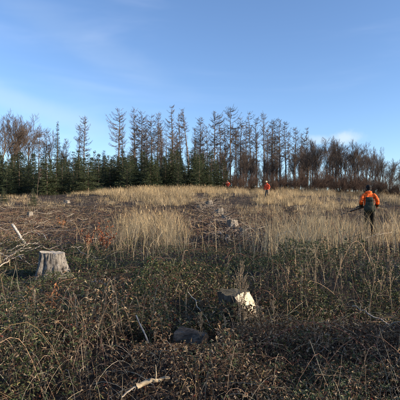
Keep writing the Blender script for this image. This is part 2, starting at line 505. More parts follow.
# ------------------------------------------------------------------ brambles and dead undergrowth
def leaf_template():
    V = np.array([[0, 0, 0], [.33, 0, -.03], [.68, 0, -.02], [1, 0, -.07],
                  [.30, .27, .06], [.66, .22, .05], [.30, -.27, .06], [.66, -.22, .05]], float)
    T = np.array([[0, 1, 4], [2, 3, 5], [0, 6, 1], [2, 7, 3]])
    Q = np.array([[1, 2, 5, 4], [1, 6, 7, 2]])
    return V, T, Q
LV, LT, LQ = leaf_template()
LV2 = np.array([[0, 0, 0], [1, 0, -.05], [.45, .27, .07], [.45, -.27, .07]], float)
LT2 = np.array([[0, 1, 2], [0, 3, 1]])
def leaves(pos, d, nr, size, curl, col, wid=1.0, lo=False):
    """one folded pointed leaf at each pos, along d, facing nr"""
    N = len(pos)
    d = nrm(d); nr = nrm(nr - (nr * d).sum(-1, keepdims=True) * d); s = np.cross(nr, d)
    t = np.tile((LV2 if lo else LV)[None], (N, 1, 1))
    t[:, :, 2] = t[:, :, 2] * (1 + 2 * curl[:, None]) - curl[:, None] * .5 * t[:, :, 0] ** 2
    t[:, :, 1] *= (wid * (1 - .45 * np.clip(curl, 0, 1)))[:, None] if np.ndim(wid) == 0 else wid[:, None]
    t = t * size[:, None, None]
    V = pos[:, None] + t[:, :, :1] * d[:, None] + t[:, :, 1:2] * s[:, None] + t[:, :, 2:] * nr[:, None]
    if lo:
        return V.reshape(-1, 3), (LT2[None] + (np.arange(N) * 4)[:, None, None]).reshape(-1, 3), np.repeat(col, 4, axis=0)
    off = (np.arange(N) * 8)[:, None, None]
    return V.reshape(-1, 3), [(LT[None] + off).reshape(-1, 3), (LQ[None] + off).reshape(-1, 4)], np.repeat(col, 8, axis=0)
def trifoliate(g, pos, d, nr, size, curl, col, lo=False):
    N = len(pos)
    d = nrm(d); nr = nrm(nr - (nr * d).sum(-1, keepdims=True) * d); s = np.cross(nr, d)
    for a, k in ((0, 1.0), (1.15, .8), (-1.15, .8)):
        dd = d * math.cos(a) + s * math.sin(a) + rng.normal(size=(N, 3)) * .12
        V, F, C = leaves(pos, dd, nr + rng.normal(size=(N, 3)) * .22, size * k * rng.uniform(.85, 1.1, N), curl, col, lo=lo)
        g.add(V, F, C)
BOOST = []     # extra thicket: (x, y, radius, height)
def canopy(x, y):
    """height of the bramble mounds above the ground"""
    bo = 0
    for (cx, cy, r_, h_) in BOOST: bo = bo + h_ * np.exp(-(((x - cx) ** 2 + (y - cy) ** 2) / r_ ** 2))
    c = .07 + .80 * sstep(.32, .74, fbm(x / 1.3, y / 1.3, 21, 3)) * (.5 + .65 * vnoise(x / .4, y / .4, 5))
    c = c * (1 - .5 * np.exp(-((y - 5.6) / .7) ** 2)) + .20 * np.exp(-((y - 4.1 - .12 * x) / .5) ** 2) * (.6 + .8 * vnoise(x / .6, y / .6, 15))
    return c * (1 - .68 * sstep(7.4, 9.8, y)) * (.5 + .5 * sstep(1.5, 3.6, y)) + bo
def bramble_mask(x, y):
    gm, u, v = grass_mask(x, y)
    b = sstep(248, 270, v + 34 * (fbm(x / 1.9, y / 1.9, 91, 3) - .5)) + 0
    b = np.maximum(b, .75 * blob(u, v, 225, 235, 40, 22))
    b = np.maximum(b, .7 * blob(u, v, 365, 238, 45, 20))
    b = np.maximum(b, .55 * blob(u, v, 30, 225, 75, 32))
    b = np.maximum(b, .5 * sstep(60, 20, u) * sstep(186, 194, v))
    b = np.maximum(b, .34 * sstep(186, 196, v))
    return b, u, v
# keep the view of the stumps and the near logs open
CLEAR = []     # (x, y, radius, max height)
SIGHT = []     # (column from, column to, row, depth): nothing before that thing grows above the sight line to that row
def clear_cap(x, y, c):
    for (cx, cy, r, hmax) in CLEAR:
        d = np.hypot(x - cx, y - cy)
        c = np.where(d < r, np.minimum(c, hmax + (d / r) ** 2 * .1), c)
    yy = np.maximum(y, .5)
    u = 200 + FPX * x / yy
    for (u0, u1, vb, D) in SIGHT:
        row = vb + 5 * (vnoise(x / .09, y / .09, 55) - .5)
        lim = EYE + yy * np.tan(PITCH + np.arctan((200 - row) / FPX)) - HH(x, y)
        c = np.where((u > u0) & (u < u1) & (y < D + .1), np.minimum(c, np.maximum(lim, .02)), c)
    return c
GREEN = np.array([[.042, .060, .020], [.060, .078, .026], [.030, .044, .016], [.095, .11, .042], [.055, .062, .024]])
BROWN = np.array([[.15, .095, .055], [.26, .175, .10], [.09, .057, .035], [.38, .28, .18], [.12, .066, .042]])
def leaf_colour(x, y, u, v):
    N = len(x)
    pb = .14 + .5 * sstep(.42, .62, fbm(x / 1.1, y / 1.1, 61, 3))
    pb = pb + .35 * sstep(325, 345, v) * sstep(60, 130, u) + .3 * blob(u, v, 330, 345, 110, 35) + .4 * sstep(255, 235, v)
    pb = pb - .5 * blob(u, v, 150, 288, 230, 30) + .35 * blob(u, v, 330, 250, 110, 16)
    br = rng.random(N) < pb
    c = np.where(br[:, None], BROWN[rng.integers(0, 5, N)], GREEN[rng.integers(0, 5, N)])
    red = rng.random(N) < .012
    c[red] = np.array([.16, .04, .025])
    yel = rng.random(N) < .015
    c[yel] = np.array([.30, .26, .11])
    return c * rng.uniform(.7, 1.25, N)[:, None], br
def build_undergrowth():
    # stumps, logs and sticks stand clear
    gl = Geo(); gd = Geo(); gs = Geo()
    # canes -----------------------------------------------------------
    x, y = wedge(5200, 1.7, 26, .75)
    b, u, v = bramble_mask(x, y)
    k = rng.random(len(x)) < b
    x = x[k]; y = y[k]; u = u[k]; v = v[k]
    N = len(x); K = 11
    az = rng.uniform(0, 6.283, N); ln = rng.uniform(.5, 1.5, N)
    top = clear_cap(x, y, canopy(x, y) * rng.uniform(.8, 1.45, N) + .06)
    t = np.linspace(0, 1, K)[None]
    wob = np.cumsum(rng.normal(size=(N, K)), 1) * .012
    px = x[:, None] + np.cos(az)[:, None] * ln[:, None] * t + wob
    py = y[:, None] + np.sin(az)[:, None] * ln[:, None] * t + wob[:, ::-1]
    cpt = clear_cap(px, py, np.full_like(px, 9.))
    rise = np.maximum(4 * top[:, None] * t * (1.02 - t), -.01)
    ok = ~((cpt < rise - .03).any(1))
    x = x[ok]; y = y[ok]; u = u[ok]; v = v[ok]; px = px[ok]; py = py[ok]; N = len(x)
    pz = HH(px, py) + rise[ok]
    P = np.stack([px, py, pz], -1)
    rad = rng.uniform(.0022, .0045, N)[:, None] * (1.15 - .75 * t) * np.where(y > 12, 1.4, .6 + .4 * sstep(2, 4.5, y))[:, None]
    V, Q = tubes(P, rad, 4)
    CC = np.array([[.15, .065, .05], [.20, .11, .07], [.11, .075, .04], [.27, .18, .11]])[rng.integers(0, 4, N)] * rng.uniform(.7, 1.2, (N, 1))
    gs.add(V, Q, tube_col(CC, K, 4))
    # leaves along the canes
    nl = 9
    idx = np.repeat(np.arange(N), nl); tt = rng.uniform(.1, .98, N * nl)
    f = tt * (K - 1); i0 = np.minimum(f.astype(int), K - 2); fr = (f - i0)[:, None]
    pos = P[idx, i0] * (1 - fr) + P[idx, i0 + 1] * fr
    kk = pos[:, 1] > 1.5
    pos = pos[kk]; idx = idx[kk]
    n = len(pos)
    d = rng.normal(size=(n, 3)) * np.array([1, 1, .35]); d = nrm(d)
    pos = pos + d * .03
    nr = nrm(rng.normal(size=(n, 3)) * .45 + np.array([.15, -.1, 1.0]))
    c, br = leaf_colour(pos[:, 0], pos[:, 1], u[idx], v[idx])
    sz = rng.uniform(.019, .040, n) * np.where(pos[:, 1] > 9, 1.25, .65 + .35 * sstep(2, 5, pos[:, 1]))
    for lo in (False, True):
        gg = ~br & ((pos[:, 1] > 4.2) == lo)
        trifoliate(gl, pos[gg], d[gg], nr[gg], sz[gg], rng.uniform(0, .35, gg.sum()), c[gg], lo)
    V, F, C = leaves(pos[br], d[br] + np.array([0, 0, -.5]), nrm(rng.normal(size=(br.sum(), 3)) + np.array([0, 0, .4])), sz[br] * 1.1, rng.uniform(.3, 1.3, br.sum()), c[br])
    gd.add(V, F, C)
    # canopy fill ------------------------------------------------------
    for (n0, y0, y1, s0, lo) in ((58000, 1.6, 4.0, 1.0, False), (100000, 3.3, 6.8, 1.08, True), (125000, 6.5, 13, 1.15, True), (70000, 13, 36, 1.5, True)):
        x, y = wedge(n0, y0, y1, 1.15 if y0 < 2 else .75)
        b, u, v = bramble_mask(x, y)
        k = rng.random(len(x)) < b * (.35 + .65 * sstep(.3, .5, fbm(x / .7, y / .7, 33)))
        x = x[k]; y = y[k]; u = u[k]; v = v[k]; n = len(x)
        c = clear_cap(x, y, canopy(x, y))
        z = HH(x, y) + c * (1 - .95 * rng.random(n) ** (1.5 if y0 < 2 else 2.2)) + rng.normal(size=n) * .02
        z = np.maximum(z, HH(x, y) + .01)
        pos = np.stack([x, y, z], -1)
        d = nrm(rng.normal(size=(n, 3)) * np.array([1, 1, .4]))
        nr = nrm(rng.normal(size=(n, 3)) * .5 + np.array([.1, -.1, 1.0]))
        col, br = leaf_colour(x, y, u, v)
        sz = rng.uniform(.017, .040, n) * s0 * (.62 + .38 * sstep(2, 5, y))
        gg = ~br
        trifoliate(gl, pos[gg], d[gg], nr[gg], sz[gg], rng.uniform(0, .4, gg.sum()), col[gg], lo)
        V, F, C = leaves(pos[br], d[br] + np.array([0, 0, -.4]), nrm(rng.normal(size=(br.sum(), 3)) + np.array([0, 0, .4])), sz[br] * 1.15, rng.uniform(.2, 1.4, br.sum()), col[br], lo=lo)
        gd.add(V, F, C)
    # fine dead stems and fallen straws ---------------------------------
    SC = np.array([[.30, .24, .16], [.21, .15, .10], [.13, .085, .06], [.42, .36, .26], [.16, .10, .07]])
    for (n0, y0, y1, K) in ((10500, 1.7, 7.5, 8), (46000, 7.5, 36, 4)):
        x, y = wedge(n0, y0, y1, .9)
        b, u, v = bramble_mask(x, y)
        k = rng.random(len(x)) < np.maximum(b, .32) * (1 - .55 * blob(u, v, 150, 288, 260, 30))
        x = x[k]; y = y[k]; N = len(x)
        t = np.linspace(0, 1, K)[None]
        az = rng.uniform(0, 6.283, N); ln = rng.uniform(.12, .6, N)
        up = rng.random(N) < np.maximum(.11, .75 * blob(u[k], v[k], 365, 236, 48, 18))
        topz = np.where(up, rng.uniform(.25, .62, N) + .3 * canopy(x, y), canopy(x, y) * rng.uniform(.4, 1.12, N) + .03)
        topz = clear_cap(x, y, topz)
        ln = np.where(up, ln * .45, ln)
        dr = rng.uniform(0, .6, N)[:, None]
        bend = np.where(up[:, None], t ** .9, (1 - dr) + dr * 4 * t * (1 - t) - .35 * t * rng.uniform(0, 1, N)[:, None])
        px = x[:, None] + np.cos(az)[:, None] * ln[:, None] * t + np.cumsum(rng.normal(size=(N, K)), 1) * .005
        py = y[:, None] + np.sin(az)[:, None] * ln[:, None] * t + np.cumsum(rng.normal(size=(N, K)), 1) * .005
        cpt = clear_cap(px, py, np.full_like(px, 9.))
        rise = topz[:, None] * bend
        ok = ~((cpt < rise - .02).any(1))
        x = x[ok]; y = y[ok]; px = px[ok]; py = py[ok]; up = up[ok]; N = len(x)
        pz = HH(px, py) + rise[ok]
        pz[up, 0] = HH(px[up, 0], py[up, 0]) - .01
        rad = rng.uniform(.0010, .0026, N)[:, None] * (1.1 - .7 * t) * (1 + .05 * np.clip(y - 6, 0, 30))[:, None]
        V, Q = tubes(np.stack([px, py, pz], -1), rad, 3)
        CC = SC[rng.integers(0, 5, N)] * rng.uniform(.5, 1.1, (N, 1))
        gs.add(V, Q, tube_col(CC, K, 3))
    # leaf litter on the soil --------------------------------------------
    x, y = wedge(60000, 1.6, 30, .7)
    x2, y2 = wedge(26000, 1.5, 6, 1.2)
    x = np.concatenate([x, x2]); y = np.concatenate([y, y2])
    n = len(x)
    pos = np.stack([x, y, HH(x, y) + rng.uniform(.004, .03, n)], -1)
    col = BROWN[rng.integers(0, 5, n)] * rng.uniform(.3, .9, (n, 1))
    d = nrm(rng.normal(size=(n, 3)) * np.array([1, 1, .15]))
    V, F, C = leaves(pos, d, nrm(rng.normal(size=(n, 3)) * .35 + np.array([0, 0, 1])), rng.uniform(.03, .06, n) * np.where(y > 10, 1.6, 1), rng.uniform(0, .8, n), col, lo=True)
    gi = Geo(); gi.add(V, F, C)
    tag(obj('bramble_leaves', gl.mesh('bramble_leaves', M['bramble'])), 'low dark green bramble leaves covering the foreground', 'bramble', kind='stuff')
    tag(obj('withered_leaves', gd.mesh('withered_leaves', M['dead'])), 'curled brown dead leaves hanging in the bramble thicket', 'dead leaves', kind='stuff')
    tag(obj('bramble_stems', gs.mesh('bramble_stems', M['stem'])), 'tangle of thin arching bramble canes and dead stems', 'undergrowth', kind='stuff')
    tag(obj('leaf_litter', gi.mesh('leaf_litter', M['dead'])), 'brown fallen leaves lying on the soil', 'leaf litter', kind='stuff')

# ------------------------------------------------------------------ trees
def tube1(g, pts, rads, S=8, col=(.5, .5, .5)):
    V, Q = tubes(np.array([pts]), np.array([rads]), S); g.add(V, Q, np.tile(np.asarray(col, float), (len(V), 1)))
TW = np.array([[.10, .076, .06], [.12, .09, .07], [.078, .061, .05], [.145, .108, .08]])
def make_larch(seed, h=18.0, slim=1.0, bent=0.0, crown0=.32):
    r = np.random.default_rng(seed)
    K = 14; t = np.linspace(0, 1, K)
    bx = np.cumsum(r.normal(size=K)) * .05 + bent * t ** 2 * 1.2; by = np.cumsum(r.normal(size=K)) * .05
    bx[0] = by[0] = 0
    P = np.stack([bx, by, t * h - .25 * (t == 0)], -1)
    rad = .18 * (1 - t) ** .75 * (1 + .25 * np.exp(-t * 30)) + .012
    gt = Geo(); tube1(gt, P, rad, 8)
    def trunk_at(s):
        return np.stack([np.interp(s, t, P[:, i]) for i in range(3)], -1)
    n = int(120 * (1 + .2 * slim))
    s = np.sort(r.uniform(crown0 - .22, .985, n))
    az = r.uniform(0, 6.283, n)
    q = np.clip((s - crown0) / (1 - crown0), 0, 1)
    prof = np.where(s < crown0, .22, (.30 + .85 * np.sin(np.clip(q * 1.25 + .25, 0, 1.5) * 1.4)) * np.clip(1.04 - q, 0, 1) ** .5)
    ln = 2.15 * slim * prof * r.uniform(.25, 1.2, n) * (1 + .35 * np.sin(az + seed + 5 * s)) + .10
    b0 = trunk_at(s)
    KB = 6; tb = np.linspace(0, 1, KB)[None]
    rise = r.uniform(-.30, .55, n) + .7 * (s - .5)
    zz = ln[:, None] * (rise[:, None] * tb - .10 * np.sin(tb * 3.0) + .30 * tb ** 3)
    wb = np.cumsum(r.normal(size=(n, KB)), 1) * .07 * ln[:, None]
    BP = np.stack([b0[:, None, 0] + np.cos(az)[:, None] * ln[:, None] * tb - np.sin(az)[:, None] * wb,
                   b0[:, None, 1] + np.sin(az)[:, None] * ln[:, None] * tb + np.cos(az)[:, None] * wb, b0[:, None, 2] + zz], -1)
    gc = Geo()
    V, Q = tubes(BP, (.010 + .011 * ln)[:, None] * (1.1 - .75 * tb), 3)
    cb = TW[r.integers(0, 4, n)]
    gc.add(V, Q, tube_col(cb, KB, 3))
    # hanging and spreading twigs
    nt = np.maximum(3, (ln * 32).astype(int)); idx = np.repeat(np.arange(n), nt); m = len(idx)
    tt = r.uniform(.2, 1, m); f = tt * (KB - 1); i0 = np.minimum(f.astype(int), KB - 2); fr = (f - i0)[:, None]
    p0 = BP[idx, i0] * (1 - fr) + BP[idx, i0 + 1] * fr
    dd = np.stack([np.cos(az[idx]), np.sin(az[idx]), np.zeros(m)], -1) * .7 + r.normal(size=(m, 3)) * np.array([.8, .8, .6]) + np.array([0, 0, .2])
    dd = nrm(dd) * (r.uniform(.15, .5, m) * (1.1 - .5 * tt))[:, None] * (0.55 + .25 * ln[idx])[:, None]
    TP = np.stack([p0, p0 + dd + np.array([0, 0, -.04])], 1)
    V, Q = tubes(TP, np.tile(np.array([[.012, .008]]), (m, 1)), 3)
    gc.add(V, Q, tube_col(cb[idx] * r.uniform(.8, 1.25, (m, 1)), 2, 3))
    return gt.mesh('larch_trunk', M['bark'], True), gc.mesh('larch_crown', M['twig'])
def make_broadleaf(seed, h=12.0, spread=.5, stems=1, shrub=False):
    r = np.random.default_rng(seed)
    lv = {0: [], 1: [], 2: [], 3: [], 4: []}
    KB = 5
    def grow(p, d, ln, rad, dep, maxd):
        pts = [p]; q = p.copy(); dd = d.copy()
        for i in range(KB - 1):
            dd = nrm(dd + r.normal(size=3) * (.10 + .03 * dep) + np.array([0, 0, .06]))
            q = q + dd * ln / (KB - 1); pts.append(q)
        lv[dep].append((np.array(pts), rad))
        if dep >= maxd: return
        nc = [8, 7, 6, 5][dep] if not shrub else [8, 6, 5, 3][dep]
        for c in range(nc):
            s = (.35 if dep == 0 and not shrub else .2) + (1 - (.35 if dep == 0 and not shrub else .2)) * (c + r.random() * .8) / nc
            f = min(s, .999) * (KB - 1); i0 = int(f); pp = pts[i0] * (1 - (f - i0)) + pts[i0 + 1] * (f - i0)
            ax = nrm(r.normal(size=3)); ax = nrm(ax - ax.dot(dd) * dd)
            a = r.uniform(.4, .9) * (1 - .25 * s) * (spread / .5)
            nd = nrm(dd * math.cos(a) + ax * math.sin(a) + np.array([0, 0, .12]))
            grow(pp, nd, ln * r.uniform(.45, .65) * (1.1 - .35 * s), rad * .5 * (1.1 - .4 * s), dep + 1, maxd)
    for k in range(stems):
        if shrub:
            a = r.uniform(0, 6.283); off = np.array([math.cos(a), math.sin(a), 0]) * r.uniform(.02, .35)
            d = nrm(np.array([math.cos(a) * r.uniform(.1, .5), math.sin(a) * r.uniform(.1, .5), 1]))
            grow(off + np.array([0, 0, -.1]), d, h * r.uniform(.35, .95), .022, 0, 3)
        else:
            grow(np.array([0, 0, -.25]), np.array([0., 0, 1]), h * .72, .15, 0, 4)
    gt = Geo(); gc = Geo()
    for d in range(5):
        if not lv[d]: continue
        P = np.array([a for a, _ in lv[d]]); rr = np.array([b for _, b in lv[d]])
        lo = .009 if shrub else .011
        rad = np.maximum(rr[:, None] * np.linspace(1, .5, KB)[None], lo * np.linspace(1, .6, KB)[None])
        S = 7 if d == 0 else 3
        kb = KB
        if d >= 3: P = P[:, [0, 2, 4]]; rad = rad[:, [0, 2, 4]]; kb = 3
        V, Q = tubes(P, rad, S)
        C = TW[r.integers(0, 4, len(P))] * (np.array([.80, .70, .66]) if shrub else np.array([.92, .93, .95]))
        (gt if d == 0 else gc).add(V, Q, tube_col(C, kb, S))
    return gt.mesh('stem', M['twig'] if shrub else M['bark'], True), gc.mesh('twigs', M['twig'])
def make_spruce(seed, h=5.0, wid=1.35, dense=1.0):
    r = np.random.default_rng(seed)
    gt = Geo(); tz = np.linspace(0, 1, 8)
    tube1(gt, np.stack([np.zeros(8), np.zeros(8), tz * h - .2 * (tz == 0)], -1), .075 * h / 5 * (1 - tz) + .008, 7)
    nb = int(150 * dense * h / 5)
    s = np.sort(1 - r.random(nb) ** .85 * .97); s = .02 + .97 * (s - s.min()) / (s.max() - s.min())
    az = np.arange(nb) * 2.399 + r.normal(size=nb) * .3
    ln = wid * (1 - s) ** 1.05 * r.uniform(.6, 1.2, nb) * (1 + .12 * np.sin(2 * az + seed)) + .08
    KB = 5; tb = np.linspace(0, 1, KB)[None]
    tilt = -.30 + .60 * s
    BP = np.stack([np.cos(az)[:, None] * ln[:, None] * tb, np.sin(az)[:, None] * ln[:, None] * tb,
                   s[:, None] * h + ln[:, None] * (tilt[:, None] * tb + .18 * tb ** 2.5)], -1)
    gc = Geo()
    V, Q = tubes(BP, (.006 + .006 * ln)[:, None] * (1.1 - .8 * tb), 3)
    gc.add(V, Q, np.tile(np.array([.07, .05, .03]), (len(V), 1)))
    nt = np.maximum(3, (ln * 13).astype(int)); idx = np.repeat(np.arange(nb), nt); m = len(idx)
    tt = r.uniform(.12, 1, m); f = tt * (KB - 1); i0 = np.minimum(f.astype(int), KB - 2); fr = (f - i0)[:, None]
    p0 = BP[idx, i0] * (1 - fr) + BP[idx, i0 + 1] * fr
    sd = np.where(r.random(m) < .5, -1, 1) * r.uniform(.5, 1.1, m)
    a2 = az[idx] + sd
    tl = (.10 + .28 * ln[idx] * (1 - .65 * tt)) * r.uniform(.7, 1.2, m)
    td = np.stack([np.cos(a2), np.sin(a2), r.uniform(-.45, .12, m)], -1)
    # needle sprays along each twig: small slivers
    ns = 13
    id2 = np.repeat(np.arange(m), ns); q = len(id2); w = r.uniform(0, 1, q)
    base = p0[id2] + td[id2] * (tl[id2] * w)[:, None]
    nd = nrm(td[id2] + r.normal(size=(q, 3)) * .55)
    nl = r.uniform(.07, .14, q)
    sid = nrm(np.cross(nd, r.normal(size=(q, 3)))) * r.uniform(.014, .028, q)[:, None]
    A = base - sid * .6; B = base + sid * .6; T = base + nd * nl[:, None]
    V = np.stack([A, B, T], 1).reshape(-1, 3)
    gcol = np.array([[.036, .052, .024], [.05, .066, .027], [.028, .042, .021], [.066, .080, .032]])[r.integers(0, 4, m)][id2] * r.uniform(.7, 1.3, (q, 1))
    gc.add(V, np.arange(3 * q).reshape(-1, 3), np.repeat(gcol, 3, axis=0))
    return gt.mesh('spruce_trunk', M['bark'], True), gc.mesh('spruce_crown', M['needle'])

def plant_tree(name, meshes, base_h, u, D, top_v, label, cat, group, xyz=None, parts=('trunk', 'crown'), rz=None, height=None):
    p = at_dist(u, D) if xyz is None else np.array(xyz)
    hgt = height if height else z_at(top_v, D) - p[2]
    s = hgt / base_h
    e = empty(name, p, rnd.uniform(0, 6.28) if rz is None else rz, s)
    e.scale = (s * rnd.uniform(.92, 1.08), s * rnd.uniform(.92, 1.08), s)
    for n, me in zip(parts, meshes): obj(n, me, e)
    tag(e, label, cat, group)
    return e

def build_forest():
    larch = [make_larch(100 + i, 18, [1, .8, 1.15, .9, 1.05, .7, .95, 1.1][i], [0, .3, 0, -.2, .1, 1.2, 0, -.4][i], [.42, .55, .48, .40, .52, .6, .38, .46][i]) for i in range(8)]
    broad = [make_broadleaf(200 + i, 12, [.38, .44, .35, .42, .40][i]) for i in range(5)]
    shrub = [make_broadleaf(300 + i, 3.6, .5, 8, True) for i in range(5)]
    spruce = [make_spruce(400 + i, 5, [1.6, 1.4, 1.75, 1.3, 1.5, 1.65][i]) for i in range(6)]
    # larches on the skyline: photo column, top row, depth
    sky_l = [(38, 127, 62), (45, 129, 66), (66, 138, 70), (78, 125, 68), (84, 116, 66), (104, 150, 72), (118, 108, 62), (134, 109, 66), (141, 111, 70), (147, 124, 74),
             (152, 115, 66), (158, 113, 72), (166, 130, 76), (173, 106, 62), (181, 114, 68), (190, 109, 64), (201, 117, 72), (207, 126, 78), (214, 110, 64), (221, 116, 70),
             (230, 107, 64), (235, 128, 78), (240, 117, 70), (246, 126, 76), (251, 112, 66), (257, 118, 73), (264, 113, 65), (272, 119, 70), (280, 119, 68), (286, 121, 72),
             (295, 127, 70), (302, 133, 75), (308, 128, 68), (123, 128, 76), (195, 128, 80), (268, 126, 78), (276, 130, 80), (290, 132, 78), (225, 124, 80), (162, 122, 78)]
    sky_l.sort()
    for i, (u, v, D) in enumerate(sky_l):
        k = 5 if u == 190 else rnd.choice([0, 1, 2, 3, 4, 6, 7]) if u != 118 else 2
        plant_tree('larch_tree', larch[k], 18, u, D, v, 'bare brown larch against the sky, %s from the left of the front larches' % ordinal(i + 1), 'larch', 'larches on the skyline')
    back = sorted([(rnd.uniform(130, 312), rnd.uniform(128, 145), rnd.uniform(84, 110)) for _ in range(34)])
    for i, (u, v, D) in enumerate(back):
        plant_tree('larch_tree', larch[rnd.randrange(8)], 18, u, D, v + max(0, u - 270) * .25, 'thin bare larch deep in the wood, %s from the left of the back larches' % ordinal(i + 1), 'larch', 'larches deeper in the wood')
    # bare broadleaved trees: left end and the right slope
    bl = [(-14, 120, 60), (-3, 122, 58), (6, 118, 60), (13, 119, 64), (21, 118, 62), (29, 124, 66), (52, 134, 70), (70, 146, 66)]
    for i, (u, v, D) in enumerate(sorted(bl)):
        plant_tree('broadleaf_tree', broad[i % 5], 12, u, D, v, 'bare grey-brown broadleaved tree at the left end of the wood, %s from the left' % ordinal(i + 1), 'tree', 'bare trees at the left end')
    br = [(313, 141, 62), (319, 143, 66), (326, 140, 60), (331, 142, 66), (337, 141, 60), (343, 143, 64), (349, 144, 58), (353, 146, 63), (359, 150, 58), (364, 149, 61), (369, 151, 66),
          (374, 150, 58), (379, 153, 62), (384, 158, 58), (389, 160, 61), (393, 163, 57), (399, 164, 60), (405, 166, 57), (412, 166, 60), (420, 168, 57), (428, 170, 58), (322, 150, 74), (346, 152, 76), (366, 157, 76), (382, 163, 76), (334, 151, 78), (396, 168, 74), (315, 146, 80), (309, 148, 72), (329, 146, 84), (340, 149, 82), (356, 153, 84), (374, 157, 82), (389, 166, 84), (404, 170, 80), (302, 150, 82), (318, 156, 68), (350, 158, 70)]
    for i, (u, v, D) in enumerate(sorted(br)):
        plant_tree('broadleaf_tree', broad[rnd.randrange(5)], 12, u, D, v, 'bare twiggy broadleaved tree on the right slope, %s from the left' % ordinal(i + 1), 'tree', 'bare trees on the right slope')
    # brown shrubs along the edge of the wood
    sh = [(232 + i * 5.2 + rnd.uniform(-2, 2), rnd.uniform(170, 184), rnd.uniform(44, 58)) for i in range(40)]
    sh += [(225 + i * 10 + rnd.uniform(-3, 3), rnd.uniform(168, 178), rnd.uniform(58, 66)) for i in range(19)]
    sh += [(226 + i * 9.0 + rnd.uniform(-3, 3), rnd.uniform(170, 178), rnd.uniform(68, 78)) for i in range(21)]
    for i, (u, v, D) in enumerate(sorted(sh)):
        D2 = D - 8 * max(0, (u - 300) / 100)
        plant_tree('bare_shrub', shrub[rnd.randrange(5)], 3.6, u, D2, v + max(0, u - 330) * .12, 'leafless reddish-brown shrub at the edge of the wood, %s from the left' % ordinal(i + 1), 'shrub', 'shrubs below the larches', parts=('stem', 'twigs'))
    ed = sorted([(234 + i * 8.2 + rnd.uniform(-3, 3), rnd.uniform(179, 187), rnd.uniform(47, 51)) for i in range(23)])
    for i, (u, v, D) in enumerate(ed):
        plant_tree('bare_shrub', shrub[rnd.randrange(5)], 3.6, u, D - 8 * max(0, (u - 300) / 100), v, 'low leafless shrub nearest the grass at the wood edge, %s from the left' % ordinal(i + 1), 'shrub', 'low shrubs along the grass', parts=('stem', 'twigs'))
    un = sorted([(rnd.uniform(128, 312), rnd.uniform(148, 168), rnd.uniform(58, 82)) for _ in range(62)])
    for i, (u, v, D) in enumerate(un):
        pick, bh = broad, 12
        plant_tree('undergrowth_tree', pick[rnd.randrange(5)], bh, u, D, v, 'small bare brown tree between the larch trunks, %s from the left' % ordinal(i + 1), 'tree', 'small trees under the larches')
    # young spruces, left half
    spx = []
    u = -22
    while u < 226:
        spx.append((u + rnd.uniform(-2, 2), rnd.choice([rnd.uniform(151, 160), rnd.uniform(157, 171)]) - (4 if 165 < u < 220 else 0), rnd.uniform(43, 52) + (2 if u > 90 else -2)))
        u += rnd.uniform(3.2, 4.8)
    spx += [(170, 148, 47), (176, 150, 48), (196, 149, 48), (203, 154, 46), (211, 151, 49), (142, 150, 48), (130, 152, 47), (178, 161, 45), (150, 158, 45)]
    spb = [(rnd.uniform(-22, 205), rnd.uniform(149, 164), rnd.uniform(53, 62)) for q in range(56)]
    for lst, txt in ((spx, 'dark green young spruce of the front spruce row, %s from the left'), (spb, 'dark young spruce of the second spruce row, %s from the left')):
        lst.sort()
        for i, (u, v, D) in enumerate(lst):
            e = plant_tree('young_spruce', spruce[rnd.randrange(6)], 5, u, D, v, txt % ordinal(i + 1), 'spruce', 'young spruces along the clearing')
            w = rnd.uniform(.9, 1.3); e.scale.x *= w; e.scale.y *= w
    tall = make_spruce(450, 12, 1.25, .8)
    plant_tree('tall_spruce', tall, 12, 57, 60, 121, 'slim tall dark spruce rising above the young spruces at the left', 'spruce', None)
    # small trees standing in the clearing
    sm = make_spruce(460, 5, 1.7)
    p = ground_at(33, 206)
    plant_tree('small_spruce', sm, 5, 33, 0, 0, 'low bushy spruce seedling alone in the clearing at the left', 'spruce', None, xyz=p, height=1.25)
    p = ground_at(4, 203)
    plant_tree('small_spruce', spruce[2], 5, 4, 0, 0, 'small spruce seedling at the left edge of the clearing', 'spruce', None, xyz=p, height=1.1)
    p = ground_at(37, 197)
    plant_tree('larch_sapling', larch[5], 18, 37, 0, 0, 'thin bare larch sapling before the dark spruces at the left', 'sapling', None, xyz=p, height=2.6)
    # unseen trees added beyond the right edge of the frame to shade the foreground
    i = 0
    for (x, y, h, k) in SHADE:
        i += 1
        p = (x, y, hz(x, y))
        if k == 's': plant_tree('shade_spruce', spruce[i % 6], 5, 0, 0, 0, 'unseen spruce added right of the clearing for shade, %s of the shade trees' % ordinal(i), 'spruce', 'unseen trees added for shade', xyz=p, height=h)
        else: e = plant_tree('shade_tree', broad[i % 5], 12, 0, 0, 0, 'unseen bare tree added right of the clearing for shade, %s of the shade trees' % ordinal(i), 'tree', 'unseen trees added for shade', xyz=p, height=h)
        if k == 'n': e.scale.x *= .6; e.scale.y *= .6
SHADE = [(25, -9, 9.5, 'b'), (38, -11.5, 13.0, 'n'), (42, -8.5, 13.4, 'n'), (24, -2.2, 9.8, 'n'), (34, -.7, 12.4, 'n'), (39, .4, 13.4, 'n')]  # added trees out of view, spaced and narrowed to shape the foreground shade
build_forest()

